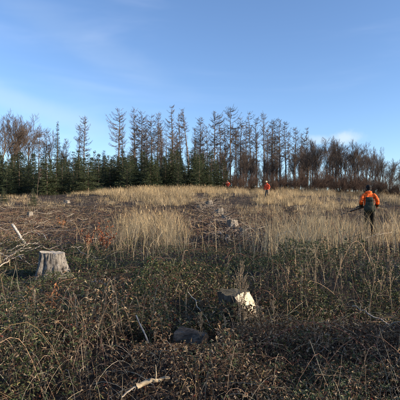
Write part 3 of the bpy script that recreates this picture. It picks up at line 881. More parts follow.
# ------------------------------------------------------------------ stumps and dead wood
def clear_for(p, r, h=.10):
    """brambles stay low on and just before a stump"""
    CLEAR.append((p[0], p[1], r, h))
    for f, hh in ((.88, h + .10), (.76, h + .24)):
        CLEAR.append((p[0] * f, p[1] * f, r * .9, hh))
def make_stump(name, loc, r, h, label, seed, flare=.6, lobes=6, lobeamp=.22, planes=(), tilt=(0, 0), bark='stump_bark', cut='cut', rim=.03, rz=0, group=None):
    N, LVL, RG = 96, 20, 7
    rs = np.random.default_rng(seed)
    th = np.arange(N) / N * 2 * math.pi
    ph = rs.uniform(0, 6.28, 4)
    lob = np.maximum(0, np.cos(lobes * th / 2 * 2 + ph[0])) ** 1.5 * (1 + .5 * np.sin(2 * th + ph[1])) + .35 * np.maximum(0, np.cos((lobes + 3) * th + ph[2]))
    V = []
    for l in range(LVL):
        t = l / (LVL - 1)
        f = 1 + flare * (1 - t) ** 2.6 + lobeamp * lob * (1 - t) ** 1.5 + .05 * np.sin(3 * th + ph[3]) + .025 * np.sin(9 * th + ph[2] + t * 2)
        rr = r * f * (1 + .12 * (vnoise(th * 2.5, np.full(N, t * 2 + seed), seed + 5) - .5) + .07 * (vnoise(th * 6, np.full(N, t * 5 + seed), seed) - .5) + .19 * (vnoise(th * 13, t * 3 + 2 * vnoise(th * 3, np.full(N, t * 4.), seed + 1), seed + 3) - .5))
        z = -.12 + (h + .12) * t + (.018 * h * np.sin(2 * th + ph[1]) + .05 * h * (vnoise(th * 5, th * 0, seed + 31) - .5) if l == LVL - 1 else 0) * np.ones(N)
        V.append(np.stack([rr * np.cos(th), rr * np.sin(th), z], -1))
    top = V[-1].copy()
    for k in range(1, RG):
        q = 1 - k / (RG - 1)
        rr = top.copy(); rr[:, :2] *= q * .97
        rr[:, 2] = h * (1 + 0) - rim * (k > 0) + (top[:, 2] - h) * q + .012 * (vnoise(rr[:, 0] * 25, rr[:, 1] * 25, seed) - .5)
        V.append(rr)
    V = np.concatenate(V)
    V[:, 2] += np.where(V[:, 2] > h * .5, 1, 0) * (tilt[0] * V[:, 0] + tilt[1] * V[:, 1])
    clipped = np.zeros(len(V), bool)
    for n, d in planes:
        n = np.array(n, float); n /= np.linalg.norm(n)
        dd = V @ n - d
        m = dd > 0
        V[m] -= n * dd[m][:, None]
        V[m] += n * (.012 * (vnoise(V[m][:, 1] * 40, V[m][:, 2] * 6, seed + 8) - .5))[:, None]
        clipped |= m
    tot = LVL + RG - 1
    F = []; kind = []
    for l in range(tot - 1):
        for i in range(N):
            j = (i + 1) % N
            f = (l * N + i, l * N + j, (l + 1) * N + j, (l + 1) * N + i)
            F.append(f); kind.append(2 if all(clipped[list(f)]) else (1 if l >= LVL - 1 else 0))
    F = np.array(F); kind = np.array(kind)
    e = empty(name, loc, rz)
    for k, pn, mt in ((0, 'bark', bark), (1, 'cut_face', cut), (2, 'bare_wood', 'pale_wood')):
        if (kind == k).sum() == 0: continue
        g = Geo(); g.add(V, F[kind == k])
        me = g.mesh(pn, M[mt], True)
        bm = bmesh.new(); bm.from_mesh(me)
        bmesh.ops.delete(bm, geom=[v for v in bm.verts if not v.link_faces], context='VERTS')
        bm.to_mesh(me); bm.free()
        obj(pn, me, e)
    tag(e, label, 'stump', group)
    return e
def build_stumps():
    p = ground_at(52, 277)
    make_stump('tree_stump', p, .225, .50, 'large pale grey weathered stump with spreading roots on the left', 3, .6, 5, .5, rz=.4, rim=.006, tilt=(-.06, .02))
    SIGHT.append((25, 74, 272, p[1]))
    p = ground_at(237, 331); p = at_dist(237, p[1])
    make_stump('tree_stump', p, .235, z_at(292, p[1]) - p[2], 'dark stump with a bright slanted bare wood face behind the dry stalk', 11, .35, 5, .15, planes=[((.72, -.42, .55), .335)], bark='dark_bark', cut='cut_dark', rim=.008)
    SIGHT.append((212, 266, 304, p[1])); BOOST.extend([(p[0] * .92 + .12, p[1] - .42, .34, .34), (p[0] - .2, p[1] - .4, .3, .25)]); CLEAR.append((p[0], p[1], .22, .1))
    spots = [(209, 206, .30, .5, 'far small pale stump at the top of the brash row', 21), (219, 215, .30, .5, 'pale topped stump second from the top of the brash row', 22),
             (232, 228, .27, .55, 'broad pale topped stump in the middle of the brash row', 23), (228, 243, .08, .42, 'thin pale stump like a post low in the brash row', 24),
             (199, 209, .2, .34, 'low grey stump at the left of the brash row', 25), (226, 221, .24, .42, 'rough grey stump left above the broad one in the brash row', 30), (244, 236, .2, .34, 'low grey stump at the right of the brash row', 26),
             (67, 203, .25, .32, 'small bleached stump among the dry grass far left', 27), (30, 216, .18, .3, 'low stump above the pale leaning branch on the left', 28)]
    for u, v, r, h, lab, sd in spots:
        p = ground_at(u, v)
        make_stump('small_stump', p, r * .78, h * .62, lab, sd, .6, 5, .45, bark='grey_stump', cut='cut_pale', tilt=(rnd.uniform(-.4, .4), rnd.uniform(-.5, .0)), rz=rnd.uniform(-.4, .4), group='small stumps up the slope')
        CLEAR.append((p[0], p[1], .45, .1)); CLEAR.append((p[0] * .95, p[1] * .95, .4, .18))
def px_at(u, v, y):
    r = ray(u, v); q = r * (y / r[1]); q[2] += EYE
    return q
def stick(name, pts, r0, r1, mat, label, cat='stick', group=None, snags=3, wob=.012, S=8, flat=False):
    """tapered crooked branch through the given points, with its broken side twigs"""
    pts = [np.array(q, float) for q in pts]
    K = 12
    seg = np.array([0] + list(np.cumsum([np.linalg.norm(b - a) for a, b in zip(pts, pts[1:])]))); L_ = seg[-1]
    s = np.linspace(0, L_, K)
    P = np.stack([np.interp(s, seg, [q[i] for q in pts]) for i in range(3)], -1)
    P[1:-1] += rng.normal(size=(K - 2, 3)) * wob
    base = P[0].copy()
    P = P - base
    rad = np.linspace(r0, r1, K) * (1 + .12 * rng.normal(size=K)); rad = np.maximum(rad, .001)
    e = empty(name, base)
    g = Geo()
    V, Q = tubes(P[None], rad[None], S)
    V = V + rng.normal(size=V.shape) * r0 * (.16 if flat else .07)
    g.add(V, Q)
    for ring in (0, K - 1):      # close the broken ends
        c = P[ring] + (P[ring] - P[1 if ring == 0 else K - 2]) * .04 * rng.random()
        idx = np.arange(S) + ring * S
        n = g.n; g.add(np.array([c]), np.zeros((0, 3), int))
        g.F.append(np.stack([idx, np.roll(idx, -1), np.full(S, n)], -1))
    g.F = [f for f in g.F if len(f)]
    obj('branch', g.mesh('branch', M[mat], True), e)
    for k in range(snags):
        i = rng.integers(2, K - 1); d = nrm(rng.normal(size=3) + nrm(P[-1] - P[0]) * .8 + np.array([0, 0, .4])); ln = rng.uniform(.08, .25) * min(1, L_ + .3)
        q = np.stack([P[i], P[i] + d * ln * .5 + rng.normal(size=3) * .01, P[i] + d * ln + rng.normal(size=3) * .02])
        g2 = Geo(); V, Q = tubes(q[None], np.array([[rad[i] * .5, rad[i] * .38, rad[i] * .15]]), 5); g2.add(V, Q)
        obj('twig', g2.mesh('twig', M[mat], True), e)
    tag(e, label, cat, group)
    return e
def build_deadwood():
    # leaning pale branch on the left and the fan of branches below it
    a = ground_at(27, 245); D = a[1]
    stick('leaning_branch', [a - np.array([0, 0, .05]), px_at(12, 224, D - .1)], .042, .034, 'white_stick', 'pale straight branch leaning out of the brash left of the big stump', 'branch', snags=0, wob=.004)
    fan = [((30, 247), (6, 254), .02, 'upper pale branch of the fan left of the big stump'), ((31, 251), (2, 263), .024, 'long pale branch of the fan left of the big stump'),
           ((24, 258), (-4, 271), .016, 'lower grey branch of the fan left of the big stump'), ((38, 246), (20, 251), .014, 'short grey branch of the fan touching the big stump'),
           ((14, 246), (34, 232), .014, 'dark crooked branch crossing behind the leaning pale branch')]
    for (a, b, r, lab) in fan:
        p = ground_at(*a); q = ground_at(*b)
        p[2] += .10; q[2] += .04
        stick('fallen_branch', [q, (p + q) / 2 + np.array([0, 0, .06]), p], r, r * .6, 'stick', lab, 'branch', 'branches left of the big stump', snags=2)
    # bleached upright stick
    a = ground_at(150, 352); y = a[1]
    stick('bleached_stick', [a, px_at(149, 344, y - .02), px_at(143, 330, y - .02), px_at(136, 315, y)], .013, .009, 'white_stick', 'white bleached stick standing upright in the near brambles', 'stick', snags=0, wob=.003)
    SIGHT.append((132, 153, 344, a[1]))
    # splintered wood at the bottom
    a = ground_at(133, 392); y = a[1] * .80
    stick('splintered_wood', [px_at(137, 386, y), px_at(150, 381, y + .02), px_at(170, 378, y + .06)], .021, .007, 'old_wood', 'splintered pale piece of wood lying at the bottom of the picture', 'wood', snags=1, wob=.003, S=9, flat=True)
    stick('grey_twig', [px_at(122, 397, y - .05), px_at(131, 389, y - .02), px_at(139, 385, y)], .007, .006, 'stick', 'thin grey twig touching the splintered wood piece', 'stick', snags=1, wob=.003)
    SIGHT.append((126, 174, 389, y))
    # dark log
    g0 = ground_at(193, 352); D = g0[1]; c = px_at(191, 341, D)
    e = empty('dark_log', c)
    ax = nrm(np.array([1, -.42, -.10])); L_ = .33; r = .115
    N, K = 40, 14
    u1 = nrm(np.cross(ax, [0, 0, 1])); u2 = np.cross(u1, ax)
    th = np.arange(N) / N * 2 * math.pi; V = []
    for k in range(K):
        t = k / (K - 1)
        rr = r * (1.08 - .08 * t) * (1 + .05 * np.sin(3 * th + 1) + .22 * (vnoise(th * 7, np.full(N, t * 2.5), 4) - .5) + .14 * (vnoise(th * 2, np.full(N, t * 4), 14) - .5) - .14 * np.exp(-((th - 1.5 - .35 * t) / .09) ** 2))
        V.append(ax * (t - .5) * L_ + (u1[None] * np.cos(th)[:, None] + u2[None] * np.sin(th)[:, None]) * rr[:, None])
    V = np.concatenate(V)
    i = np.arange(N)[None] + (np.arange(K - 1) * N)[:, None]; j = (np.arange(N)[None] + 1) % N + (np.arange(K - 1) * N)[:, None]
    g = Geo(); g.add(V, np.stack([i, j, j + N, i + N], -1).reshape(-1, 4)); obj('bark', g.mesh('bark', M['log_bark'], True), e)
    for k, s in ((0, -1), (K - 1, 1)):
        ring = V[k * N:(k + 1) * N]; g = Geo(); cc = ring.mean(0) + ax * s * .004
        g.add(np.concatenate([ring * .985 + cc * .015, (ring + cc) / 2 + ax * s * .003, cc[None]]), [np.stack([np.arange(N), (np.arange(N) + 1) % N, (np.arange(N) + 1) % N + N, np.arange(N) + N], -1),
              np.stack([np.arange(N) + N, (np.arange(N) + 1) % N + N, np.full(N, 2 * N)], -1)])
        obj('cut_face', g.mesh('cut_face', M['cut_brown'], True), e)
    tag(e, 'short dark weathered log with brown cut end in the near brambles', 'log')
    SIGHT.append((171, 216, 345, c[1])); BOOST.append((c[0], c[1] - .38, .36, .28)); BOOST.append((c[0] - .5, c[1] - .35, .4, .2))
    # branches lying over the brambles on the right and in the middle
    LY = [((400, 331), (352, 306), 5.2, 5.5, .012, 'long pale branch lying in the brambles at the right edge', 'white_stick'),
          ((402, 322), (372, 330), 5.0, 5.1, .008, 'thin pale twig crossing below the long branch at the right edge', 'stick'),
          ((318, 352), (340, 338), 4.5, 4.7, .007, 'forked grey twig among the brown leaves at lower right', 'stick'),
          ((307, 352), (333, 329), 4.4, 4.8, .006, 'thin arched twig beside the forked grey twig', 'stick'),
          ((354, 345), (359, 380), 4.6, 3.9, .007, 'upright reddish twig at lower right', 'stick'),
          ((292, 231), (276, 237), 13.5, 12.8, .016, 'grey branch lying on the edge of the tall grass right of the brash row', 'white_stick'),
          ((106, 284), (91, 282), 7.0, 7.1, .008, 'short white twig in the green brambles below the big stump', 'white_stick'),
          ((188, 292), (214, 330), 6.0, 5.0, .006, 'long thin twig leaning toward the dark stump', 'stick'),
          ((62, 341), (82, 323), 4.7, 5.2, .006, 'reddish twig lying across the brambles at lower left', 'stick'),
          ((5, 348), (40, 343), 4.4, 4.5, .005, 'straight thin twig at the left edge of the brambles', 'stick'),
          ((365, 238), (392, 232), 12, 13, .012, 'grey branch lying below the hunter at the right', 'stick')]
    for (a, b, ya, yb, r, lab, mt) in LY:
        p = px_at(*a, ya); q = px_at(*b, yb)
        p[2] = max(p[2], hz(p[0], p[1]) + .02); q[2] = max(q[2], hz(q[0], q[1]) + .02)
        stick('fallen_twig', [p, (p + q) / 2 + np.array([0, 0, .03]), q], r, r * .5, mt, lab, 'twig', 'single twigs on the brambles', snags=3, wob=.015)
    # brash row: countless cut branches
    g = Geo(); n = 520
    t = rng.random(n); cu = 203 + 32 * t + rng.normal(size=n) * (5 + 11 * t); cv = 201 + 42 * t + rng.normal(size=n) * 2.5
    for k in range(n):
        p = ground_at(cu[k], max(cv[k], 199))
        L_ = rng.uniform(.3, 1.3); az = rng.uniform(0, 6.28)
        d = np.array([math.cos(az), math.sin(az), rng.uniform(-.05, .35)])
        q = np.stack([p + np.array([0, 0, rng.uniform(0, .2)]) + d * L_ * s + rng.normal(size=3) * .03 for s in (0, .35, .7, 1)])
        r0 = rng.uniform(.006, .020); V, Q = tubes(q[None], np.array([[r0, r0 * .85, r0 * .6, r0 * .3]]), 4)
        c = np.array([[.13, .09, .065], [.19, .145, .11], [.30, .25, .20], [.08, .055, .04]])[rng.integers(0, 4)] * rng.uniform(.7, 1.15)
        g.add(V, Q, np.tile(c, (len(V), 1)))
    for k in range(240):
        p = ground_at(rng.uniform(-10, 110), rng.uniform(207, 268))
        L_ = rng.uniform(.25, .9); az = rng.uniform(0, 6.28)
        d = np.array([math.cos(az), math.sin(az), rng.uniform(-.05, .3)])
        q = np.stack([p + np.array([0, 0, rng.uniform(.02, .15)]) + d * L_ * s + rng.normal(size=3) * .02 for s in (0, .35, .7, 1)])
        r0 = rng.uniform(.005, .016); V, Q = tubes(q[None], np.array([[r0, r0 * .85, r0 * .6, r0 * .3]]), 4)
        c = np.array([[.17, .12, .09], [.32, .27, .21], [.45, .39, .32], [.11, .08, .06]])[rng.integers(0, 4)] * rng.uniform(.7, 1.15)
        g.add(V, Q, np.tile(c, (len(V), 1)))
    tag(obj('brash', g.mesh('brash', M['stem'], True)), 'brown brash of cut branches scattered over the slope', 'brash', kind='stuff')

# ------------------------------------------------------------------ dry stalks and leafy saplings
def dry_stalk(u, vb, vt, y, label, bushy=.5, seed=0, r=.0045, spread=.5):
    rs = np.random.default_rng(seed)
    b = at_dist(u, y); h = z_at(vt, y) - b[2]
    K = 9; t = np.linspace(0, 1, K)
    lean = rs.normal(size=2) * .05
    P = np.stack([lean[0] * t * h + np.cumsum(rs.normal(size=K)) * .004, lean[1] * t * h + np.cumsum(rs.normal(size=K)) * .004, t * h - .02 * (t == 0)], -1)
    e = empty('dry_stalk', b)
    g = Geo(); V, Q = tubes(P[None], (r * (1.1 - .7 * t))[None], 6); g.add(V, Q, np.tile(np.array([.33, .23, .14]), (len(V), 1)))
    obj('stem', g.mesh('stem', M['stem'], True), e)
    n = int(8 + 26 * bushy); g = Geo(); gh = Geo()
    s = rs.uniform(.30, .97, n); az = rs.uniform(0, 6.28, n); ln = (1.05 - s) * spread * h * rs.uniform(.35, .8, n) + .04
    p0 = np.stack([np.interp(s, t, P[:, i]) for i in range(3)], -1); tb = np.linspace(0, 1, 5)[None]
    BP = np.stack([p0[:, None, 0] + np.cos(az)[:, None] * ln[:, None] * tb ** .8 * .45, p0[:, None, 1] + np.sin(az)[:, None] * ln[:, None] * tb ** .8 * .45, p0[:, None, 2] + ln[:, None] * tb], -1)
    V, Q = tubes(BP, (r * .45 * (1.1 - .6 * tb)) * np.ones((n, 1)), 4); g.add(V, Q, tube_col(np.array([.36, .26, .16]) * rs.uniform(.7, 1.2, (n, 1)), 5, 4))
    obj('side_branches', g.mesh('side_branches', M['stem'], True), e)['kind'] = 'stuff'
    m = n * 7; id_ = np.repeat(np.arange(n), 7); tt = rs.uniform(.35, 1, m); f = tt * 4; i0 = np.minimum(f.astype(int), 3); fr = (f - i0)[:, None]
    pos = BP[id_, i0] * (1 - fr) + BP[id_, i0 + 1] * fr
    V, F, C = leaves(pos, rs.normal(size=(m, 3)) + np.array([0, 0, .6]), rs.normal(size=(m, 3)), rs.uniform(.010, .024, m), rs.uniform(0, 1, m), np.array([.40, .30, .19]) * rs.uniform(.6, 1.2, (m, 1)))
    gh.add(V, F, C); obj('seed_heads', gh.mesh('seed_heads', M['dead']), e)['kind'] = 'stuff'
    tag(e, label, 'stalk', 'tall dry weed stalks')
def build_stalks():
    D = float(ground_at(237, 331)[1])
    dry_stalk(239, 336, 263, D - .55, 'bushy dry stalk standing right before the dark stump', 1.0, 1, .006, .75)
    dry_stalk(243, 336, 276, D - .45, 'shorter dry stalk close to the right of the bushy one', .5, 2, .004, .5)
    L_ = [(297, 250, 6.6, 'tall dry stalk below the middle hunter, left of its row'), (316, 246, 6.3, 'tallest thin dry stalk in the right foreground'), (341, 258, 6.5, 'slim dry stalk right of the tallest thin one'),
          (366, 244, 5.9, 'tall dry stalk directly below the near hunter'), (380, 266, 6.4, 'dry stalk right of the near hunter column'), (276, 296, 4.8, 'short dry stalk right of the dark stump'),
          (259, 300, 4.6, 'thin short dry stalk beside the dark stump on its right'), (121, 232, 9.6, 'dry stalk at the left foot of the bright grass clump'), (88, 238, 9.2, 'dry stalk between the big stump and the grass clump'),
          (308, 262, 7.2, 'pale dry stalk between two taller ones at right'), (330, 240, 7.6, 'dry stalk in the grass left of the near hunter'), (201, 312, 4.7, 'thin pale stalk just right of the dark log'),
          (392, 258, 6.0, 'dry stalk at the right edge of the picture'), (287, 268, 6.2, 'crooked dry stalk left of the right stalk row'), (223, 318, 4.5, 'very thin stalk left below the dark stump')]
    for i, (u, vt, y, lab) in enumerate(L_):
        dry_stalk(u, 0, vt, y, lab, rnd.uniform(.05, .35), 10 + i, rnd.uniform(.003, .0045), rnd.uniform(.25, .5))
def sapling(u, v, h, label, seed, col, nleaf=45, spread=.5):
    rs = np.random.default_rng(seed); b = ground_at(u, v)
    e = empty('leafy_sapling', b); g = Geo(); gl = Geo()
    n = 9; az = rs.uniform(0, 6.28, n); tl = rs.uniform(.15, spread, n); hh = h * rs.uniform(.55, 1.0, n); t = np.linspace(0, 1, 6)[None]
    P = np.stack([np.cos(az)[:, None] * tl[:, None] * h * t ** 1.3, np.sin(az)[:, None] * tl[:, None] * h * t ** 1.3, hh[:, None] * t - .02], -1) + rs.normal(size=(n, 6, 3)) * .01
    V, Q = tubes(P, .0045 * (1.1 - .7 * t) * np.ones((n, 1)), 5); g.add(V, Q, np.tile(np.array([.16, .10, .07]), (len(V), 1)))
    obj('stem', g.mesh('stem', M['stem'], True), e)
    id_ = rs.integers(0, n, nleaf); f = rs.uniform(1.5, 5, nleaf); i0 = np.minimum(f.astype(int), 4); fr = (f - i0)[:, None]
    pos = P[id_, i0] * (1 - fr) + P[id_, i0 + 1] * fr
    V, F, C = leaves(pos, rs.normal(size=(nleaf, 3)) + np.array([0, 0, -.7]), rs.normal(size=(nleaf, 3)) + np.array([0, -.3, .2]), rs.uniform(.05, .095, nleaf), rs.uniform(.1, .9, nleaf), np.array(col) * rs.uniform(.65, 1.25, (nleaf, 1)))
    gl.add(V, F, C); obj('leaves', gl.mesh('leaves', M['dead']), e)
    tag(e, label, 'sapling', 'saplings keeping brown leaves')
def build_saplings():
    sapling(104, 252, .85, 'sapling with red-brown leaves left of the bright grass clump', 1, (.30, .105, .05), 160, .55)
    sapling(88, 249, .65, 'smaller red-brown leaved sapling nearer the big stump', 2, (.27, .10, .05), 90, .5)
    sapling(62, 228, .5, 'rust-orange leaved sapling above the big stump', 3, (.36, .15, .06), 70, .6)
    sapling(44, 336, .74, 'sapling with orange-brown leaves in the lower left brambles', 4, (.52, .23, .095), 80, .3)
    sapling(60, 338, .66, 'second orange-brown leaved sapling right beside it at lower left', 5, (.52, .21, .09), 60, .28)

# ------------------------------------------------------------------ hunters
def skin_mesh(name, verts, edges, rad, mat, sub=2, root=0):
    me = bpy.data.meshes.new(name); me.from_pydata([tuple(v) for v in verts], edges, []); me.update()
    o = bpy.data.objects.new(name, me); COL.objects.link(o)
    m = o.modifiers.new('skin', 'SKIN'); m.use_smooth_shade = True; m.branch_smoothing = .6
    if not me.skin_vertices:
        with bpy.context.temp_override(object=o, active_object=o): bpy.ops.mesh.customdata_skin_add()
    for sv, r in zip(me.skin_vertices[0].data, rad):
        sv.radius = r if isinstance(r, tuple) else (r, r)
    for i, sv in enumerate(me.skin_vertices[0].data): sv.use_root = (i == root)
    s = o.modifiers.new('sub', 'SUBSURF'); s.levels = sub; s.render_levels = sub
    dg = bpy.context.evaluated_depsgraph_get(); dg.update()
    out = bpy.data.meshes.new_from_object(o.evaluated_get(dg))
    bpy.data.objects.remove(o, do_unlink=True)
    out.name = name; out.materials.clear(); out.materials.append(mat)
    for p in out.polygons: p.use_smooth = True
    return out
def ellipsoid(name, c, r, mat, seg=20, cut=None, noise=0.0):
    bm = bmesh.new(); bmesh.ops.create_uvsphere(bm, u_segments=seg, v_segments=seg // 2 + 2, radius=1)
    for v in bm.verts:
        k = 1 + noise * (rng.random() - .5)
        v.co = Vector((v.co.x * r[0] * k + c[0], v.co.y * r[1] * k + c[1], v.co.z * r[2] * k + c[2]))
    if cut is not None:
        bmesh.ops.delete(bm, geom=[v for v in bm.verts if v.co.z < cut], context='VERTS')
    me = bpy.data.meshes.new(name); bm.to_mesh(me); bm.free(); me.materials.append(mat)
    for p in me.polygons: p.use_smooth = True
    return me
def rounded(name, rings, mat, N=24, pw=3.5):
    """loft of rounded-rectangle rings (cx, cy, z, half width, half depth)"""
    g = Geo(); th = np.arange(N) / N * 2 * math.pi; V = []
    for (cx, cy, z, a, b) in rings:
        c, s = np.cos(th), np.sin(th)
        V.append(np.stack([cx + a * np.sign(c) * np.abs(c) ** (2 / pw), cy + b * np.sign(s) * np.abs(s) ** (2 / pw), np.full(N, z)], -1))
    k = len(rings); V = np.concatenate(V)
    i = np.arange(N)[None] + (np.arange(k - 1) * N)[:, None]; j = (np.arange(N)[None] + 1) % N + (np.arange(k - 1) * N)[:, None]
    V = np.concatenate([V, V[:N].mean(0)[None], V[-N:].mean(0)[None]])
    a = np.arange(N); b = (a + 1) % N
    g.add(V, [np.stack([i, j, j + N, i + N], -1).reshape(-1, 4), np.stack([b, a, np.full(N, k * N)], -1), np.stack([a + (k - 1) * N, b + (k - 1) * N, np.full(N, k * N + 1)], -1)])
    return g.mesh(name, mat, True)
def crease(me, amp=.02):
    """folds in the cloth"""
    from mathutils import noise as mn
    for v in me.vertices:
        c = v.co
        f = mn.noise(Vector((c.x * 9, c.y * 9, c.z * 16))) + .5 * mn.noise(Vector((c.x * 22, c.y * 22, c.z * 34)))
        v.co = c + v.normal * (amp * f)
    me.update()
def person(loc, rz, J, mats, label, scale=1.0, cap='beanie'):
    """J: joint positions (x right, y ahead, z up)"""
    e = empty('person', loc, rz, scale)
    v = []; ed = []; ra = []
    def add(p, r, parent=None):
        v.append(p); ra.append(r)
        if parent is not None: ed.append((parent, len(v) - 1))
        return len(v) - 1
    pel = add(J['pelvis'], (.14, .11)); w = add(J['waist'], (.135, .105), pel); ch = add(J['chest'], (.155, .115), w); nk0 = add(J['collar'], (.09, .08), ch)
    nk = add(J['neck'], .055, nk0); hd = add(J['head'], (.072, .082), nk); ht = add(J['crown'], (.068, .078), hd)
    fy = np.array(J['face'], float)                     # direction the face looks
    H_ = np.array(J['head'], float)
    add(tuple(H_ + fy * .10 + np.array([0, 0, .0])), .014, hd)      # nose
    sx = np.cross(fy, [0, 0, 1])
    for s in (-1, 1): add(tuple(H_ + sx * s * .088 + np.array([0, 0, .01])), .014, hd)   # ears
    for s, S_ in (('l', -1), ('r', 1)):
        sh = add(J['sh_' + s], .06, ch); el = add(J['el_' + s], .045, sh); wr = add(J['wr_' + s], .03, el)
        d = nrm(np.array(J['wr_' + s], float) - np.array(J['el_' + s], float)); W_ = np.array(J['wr_' + s], float)
        side = nrm(np.cross(d, [0.1, .2, 1])); dn = np.cross(side, d)
        pm = add(tuple(W_ + d * .07), (.036, .022), wr)
        for q, (o, ln) in enumerate(((-.027, .058), (-.009, .072), (.009, .068), (.027, .052))):
            f1 = add(tuple(W_ + d * (.075 + ln * .5) + side * o * 1.15), .0095, pm)
            f2 = add(tuple(W_ + d * (.075 + ln * .85) + side * o * 1.15 - dn * .03), .0085, f1)
        t1 = add(tuple(W_ + d * .06 + side * -.042), .011, pm); add(tuple(W_ + d * .095 + side * -.05 - dn * .02), .009, t1)
        hp = add(J['hip_' + s], .085, pel); kn = add(J['kn_' + s], .055, hp); an = add(J['an_' + s], .038, kn)
        A_ = np.array(J['an_' + s], float); add(tuple(A_ + np.array([0, .13, -.055])), .035, an)
    obj('body', skin_mesh('body', v, ed, ra, M['skin']), e)
    for s in (-1, 1):                                     # eyes
        obj('eye', ellipsoid('eye', H_ + fy * .078 + sx * s * .03 + np.array([0, 0, .025]), (.012, .012, .009), M['black_cloth'], 10), e)
    # jacket
    P = {k: np.array(q, float) for k, q in J.items()}
    jv = [P['pelvis'] + [0, 0, -.10], P['waist'], P['chest'], P['collar'], P['neck'] + [0, 0, -.015]]
    je = [(0, 1), (1, 2), (2, 3), (3, 4)]; jr = [(.205, .165), (.195, .155), (.195, .155), (.135, .12), (.09, .09)]
    for s in 'lr':
        n = len(jv); jv += [P['sh_' + s], (P['sh_' + s] + P['el_' + s]) / 2, P['el_' + s], (P['el_' + s] * .4 + P['wr_' + s] * .6), P['wr_' + s]]
        je += [(2, n), (n, n + 1), (n + 1, n + 2), (n + 2, n + 3), (n + 3, n + 4)]; jr += [.09, .075, .07, .062, .052]
    jm = skin_mesh('jacket', jv, je, jr, M[mats['jacket']], 3)
    crease(jm)
    jk = obj('jacket', jm, e)
    # collar roll and dark cuffs
    for s in 'lr':
        a = P['el_' + s] * .15 + P['wr_' + s] * .85; d = nrm(P['wr_' + s] - P['el_' + s])
        g = Geo(); V, Q = tubes(np.array([[a - d * .10, a - d * .04, a + d * .02, a + d * .05]]), np.array([[.064, .066, .064, .054]]), 14); g.add(V, Q)
        obj('cuff', g.mesh('cuff', M[mats['cuff']], True), jk)
    # trousers and boots
    tv = [P['pelvis'] + [0, 0, .10], P['pelvis'] + [0, 0, -.03]]; te = [(0, 1)]; tr = [(.165, .14), (.175, .145)]
    for s in 'lr':
        n = len(tv); tv += [P['hip_' + s], P['kn_' + s], P['an_' + s] + [0, 0, .03]]; te += [(1, n), (n, n + 1), (n + 1, n + 2)]; tr += [.105, .085, .07]
    tm = skin_mesh('trousers', tv, te, tr, M[mats['trousers']], 3); crease(tm, .016)
    obj('trousers', tm, e)
    for s in 'lr':
        A_ = P['an_' + s]
        obj('boot', skin_mesh('boot', [A_ + [0, 0, .14], A_ + [0, -.01, .0], A_ + [0, -.02, -.05], A_ + [0, .08, -.055], A_ + [0, .16, -.065]], [(0, 1), (1, 2), (1, 3), (3, 4)], [.062, .055, .045, .05, .038], M['rubber']), e)
    C_ = P['crown']
    if cap == 'beanie':
        cp_ = obj('cap', ellipsoid('cap', C_ + [0, 0, -.02], (.092, .108, .088), M[mats['cap']], 24, C_[2] - .085, .07), e)
        bc = C_ + fy * .10 + [0, 0, -.045]
        obj('peak', rounded('peak', [(bc[0], bc[1], bc[2] - .008, .078, .07), (bc[0], bc[1], bc[2] + .004, .08, .072)], M[mats['cap']], 20, 2.2), cp_)
        obj('hair', ellipsoid('hair', P['head'] - fy * .02 + [0, 0, -.01], (.084, .083, .085), M[mats.get('hair', 'black_cloth')], 18, None, .08), e)
    hood = [P['neck'] + [s_ * .07, -.045 + (.11 if k_ else 0), -.01 + .012 * k_] for s_, k_ in ((-.9, 1), (-1, 0), (0, 0), (1, 0), (.9, 1))]; hood[2] = hood[2] + np.array([0, -.05, 0])
    obj('collar', skin_mesh('collar', hood, [(0, 1), (1, 2), (2, 3), (3, 4)], [.03, .045, .05, .045, .03], M[mats['jacket']], 2, 2), jk)
    tag(e, label, 'person')
    return e
def hunter_joints(stoop=.0):
    return dict(pelvis=(0, 0, .93), waist=(0, .01, 1.08), chest=(0, .05 + stoop, 1.29), collar=(0, .09 + stoop, 1.43), neck=(0, .13 + stoop, 1.49), head=(0, .17 + stoop * 1.3, 1.585), crown=(0, .16 + stoop * 1.3, 1.675), face=(0, 1, 0),
                sh_l=(-.175, .06 + stoop, 1.385), sh_r=(.175, .06 + stoop, 1.385), el_l=(-.255, -.05, 1.17), el_r=(.26, -.04, 1.18), wr_l=(-.25, .16, 1.03), wr_r=(.26, .16, 1.03),
                hip_l=(-.095, 0, .87), hip_r=(.095, 0, .87), kn_l=(-.095, .06, .49), kn_r=(.10, .13, .50), an_l=(-.10, -.10, .10), an_r=(.11, .12, .10))
def xf(loc, rz, p):
    c, s = math.cos(rz), math.sin(rz); p = np.asarray(p, float)
    return np.array([loc[0] + c * p[0] - s * p[1], loc[1] + s * p[0] + c * p[1], loc[2] + p[2]])
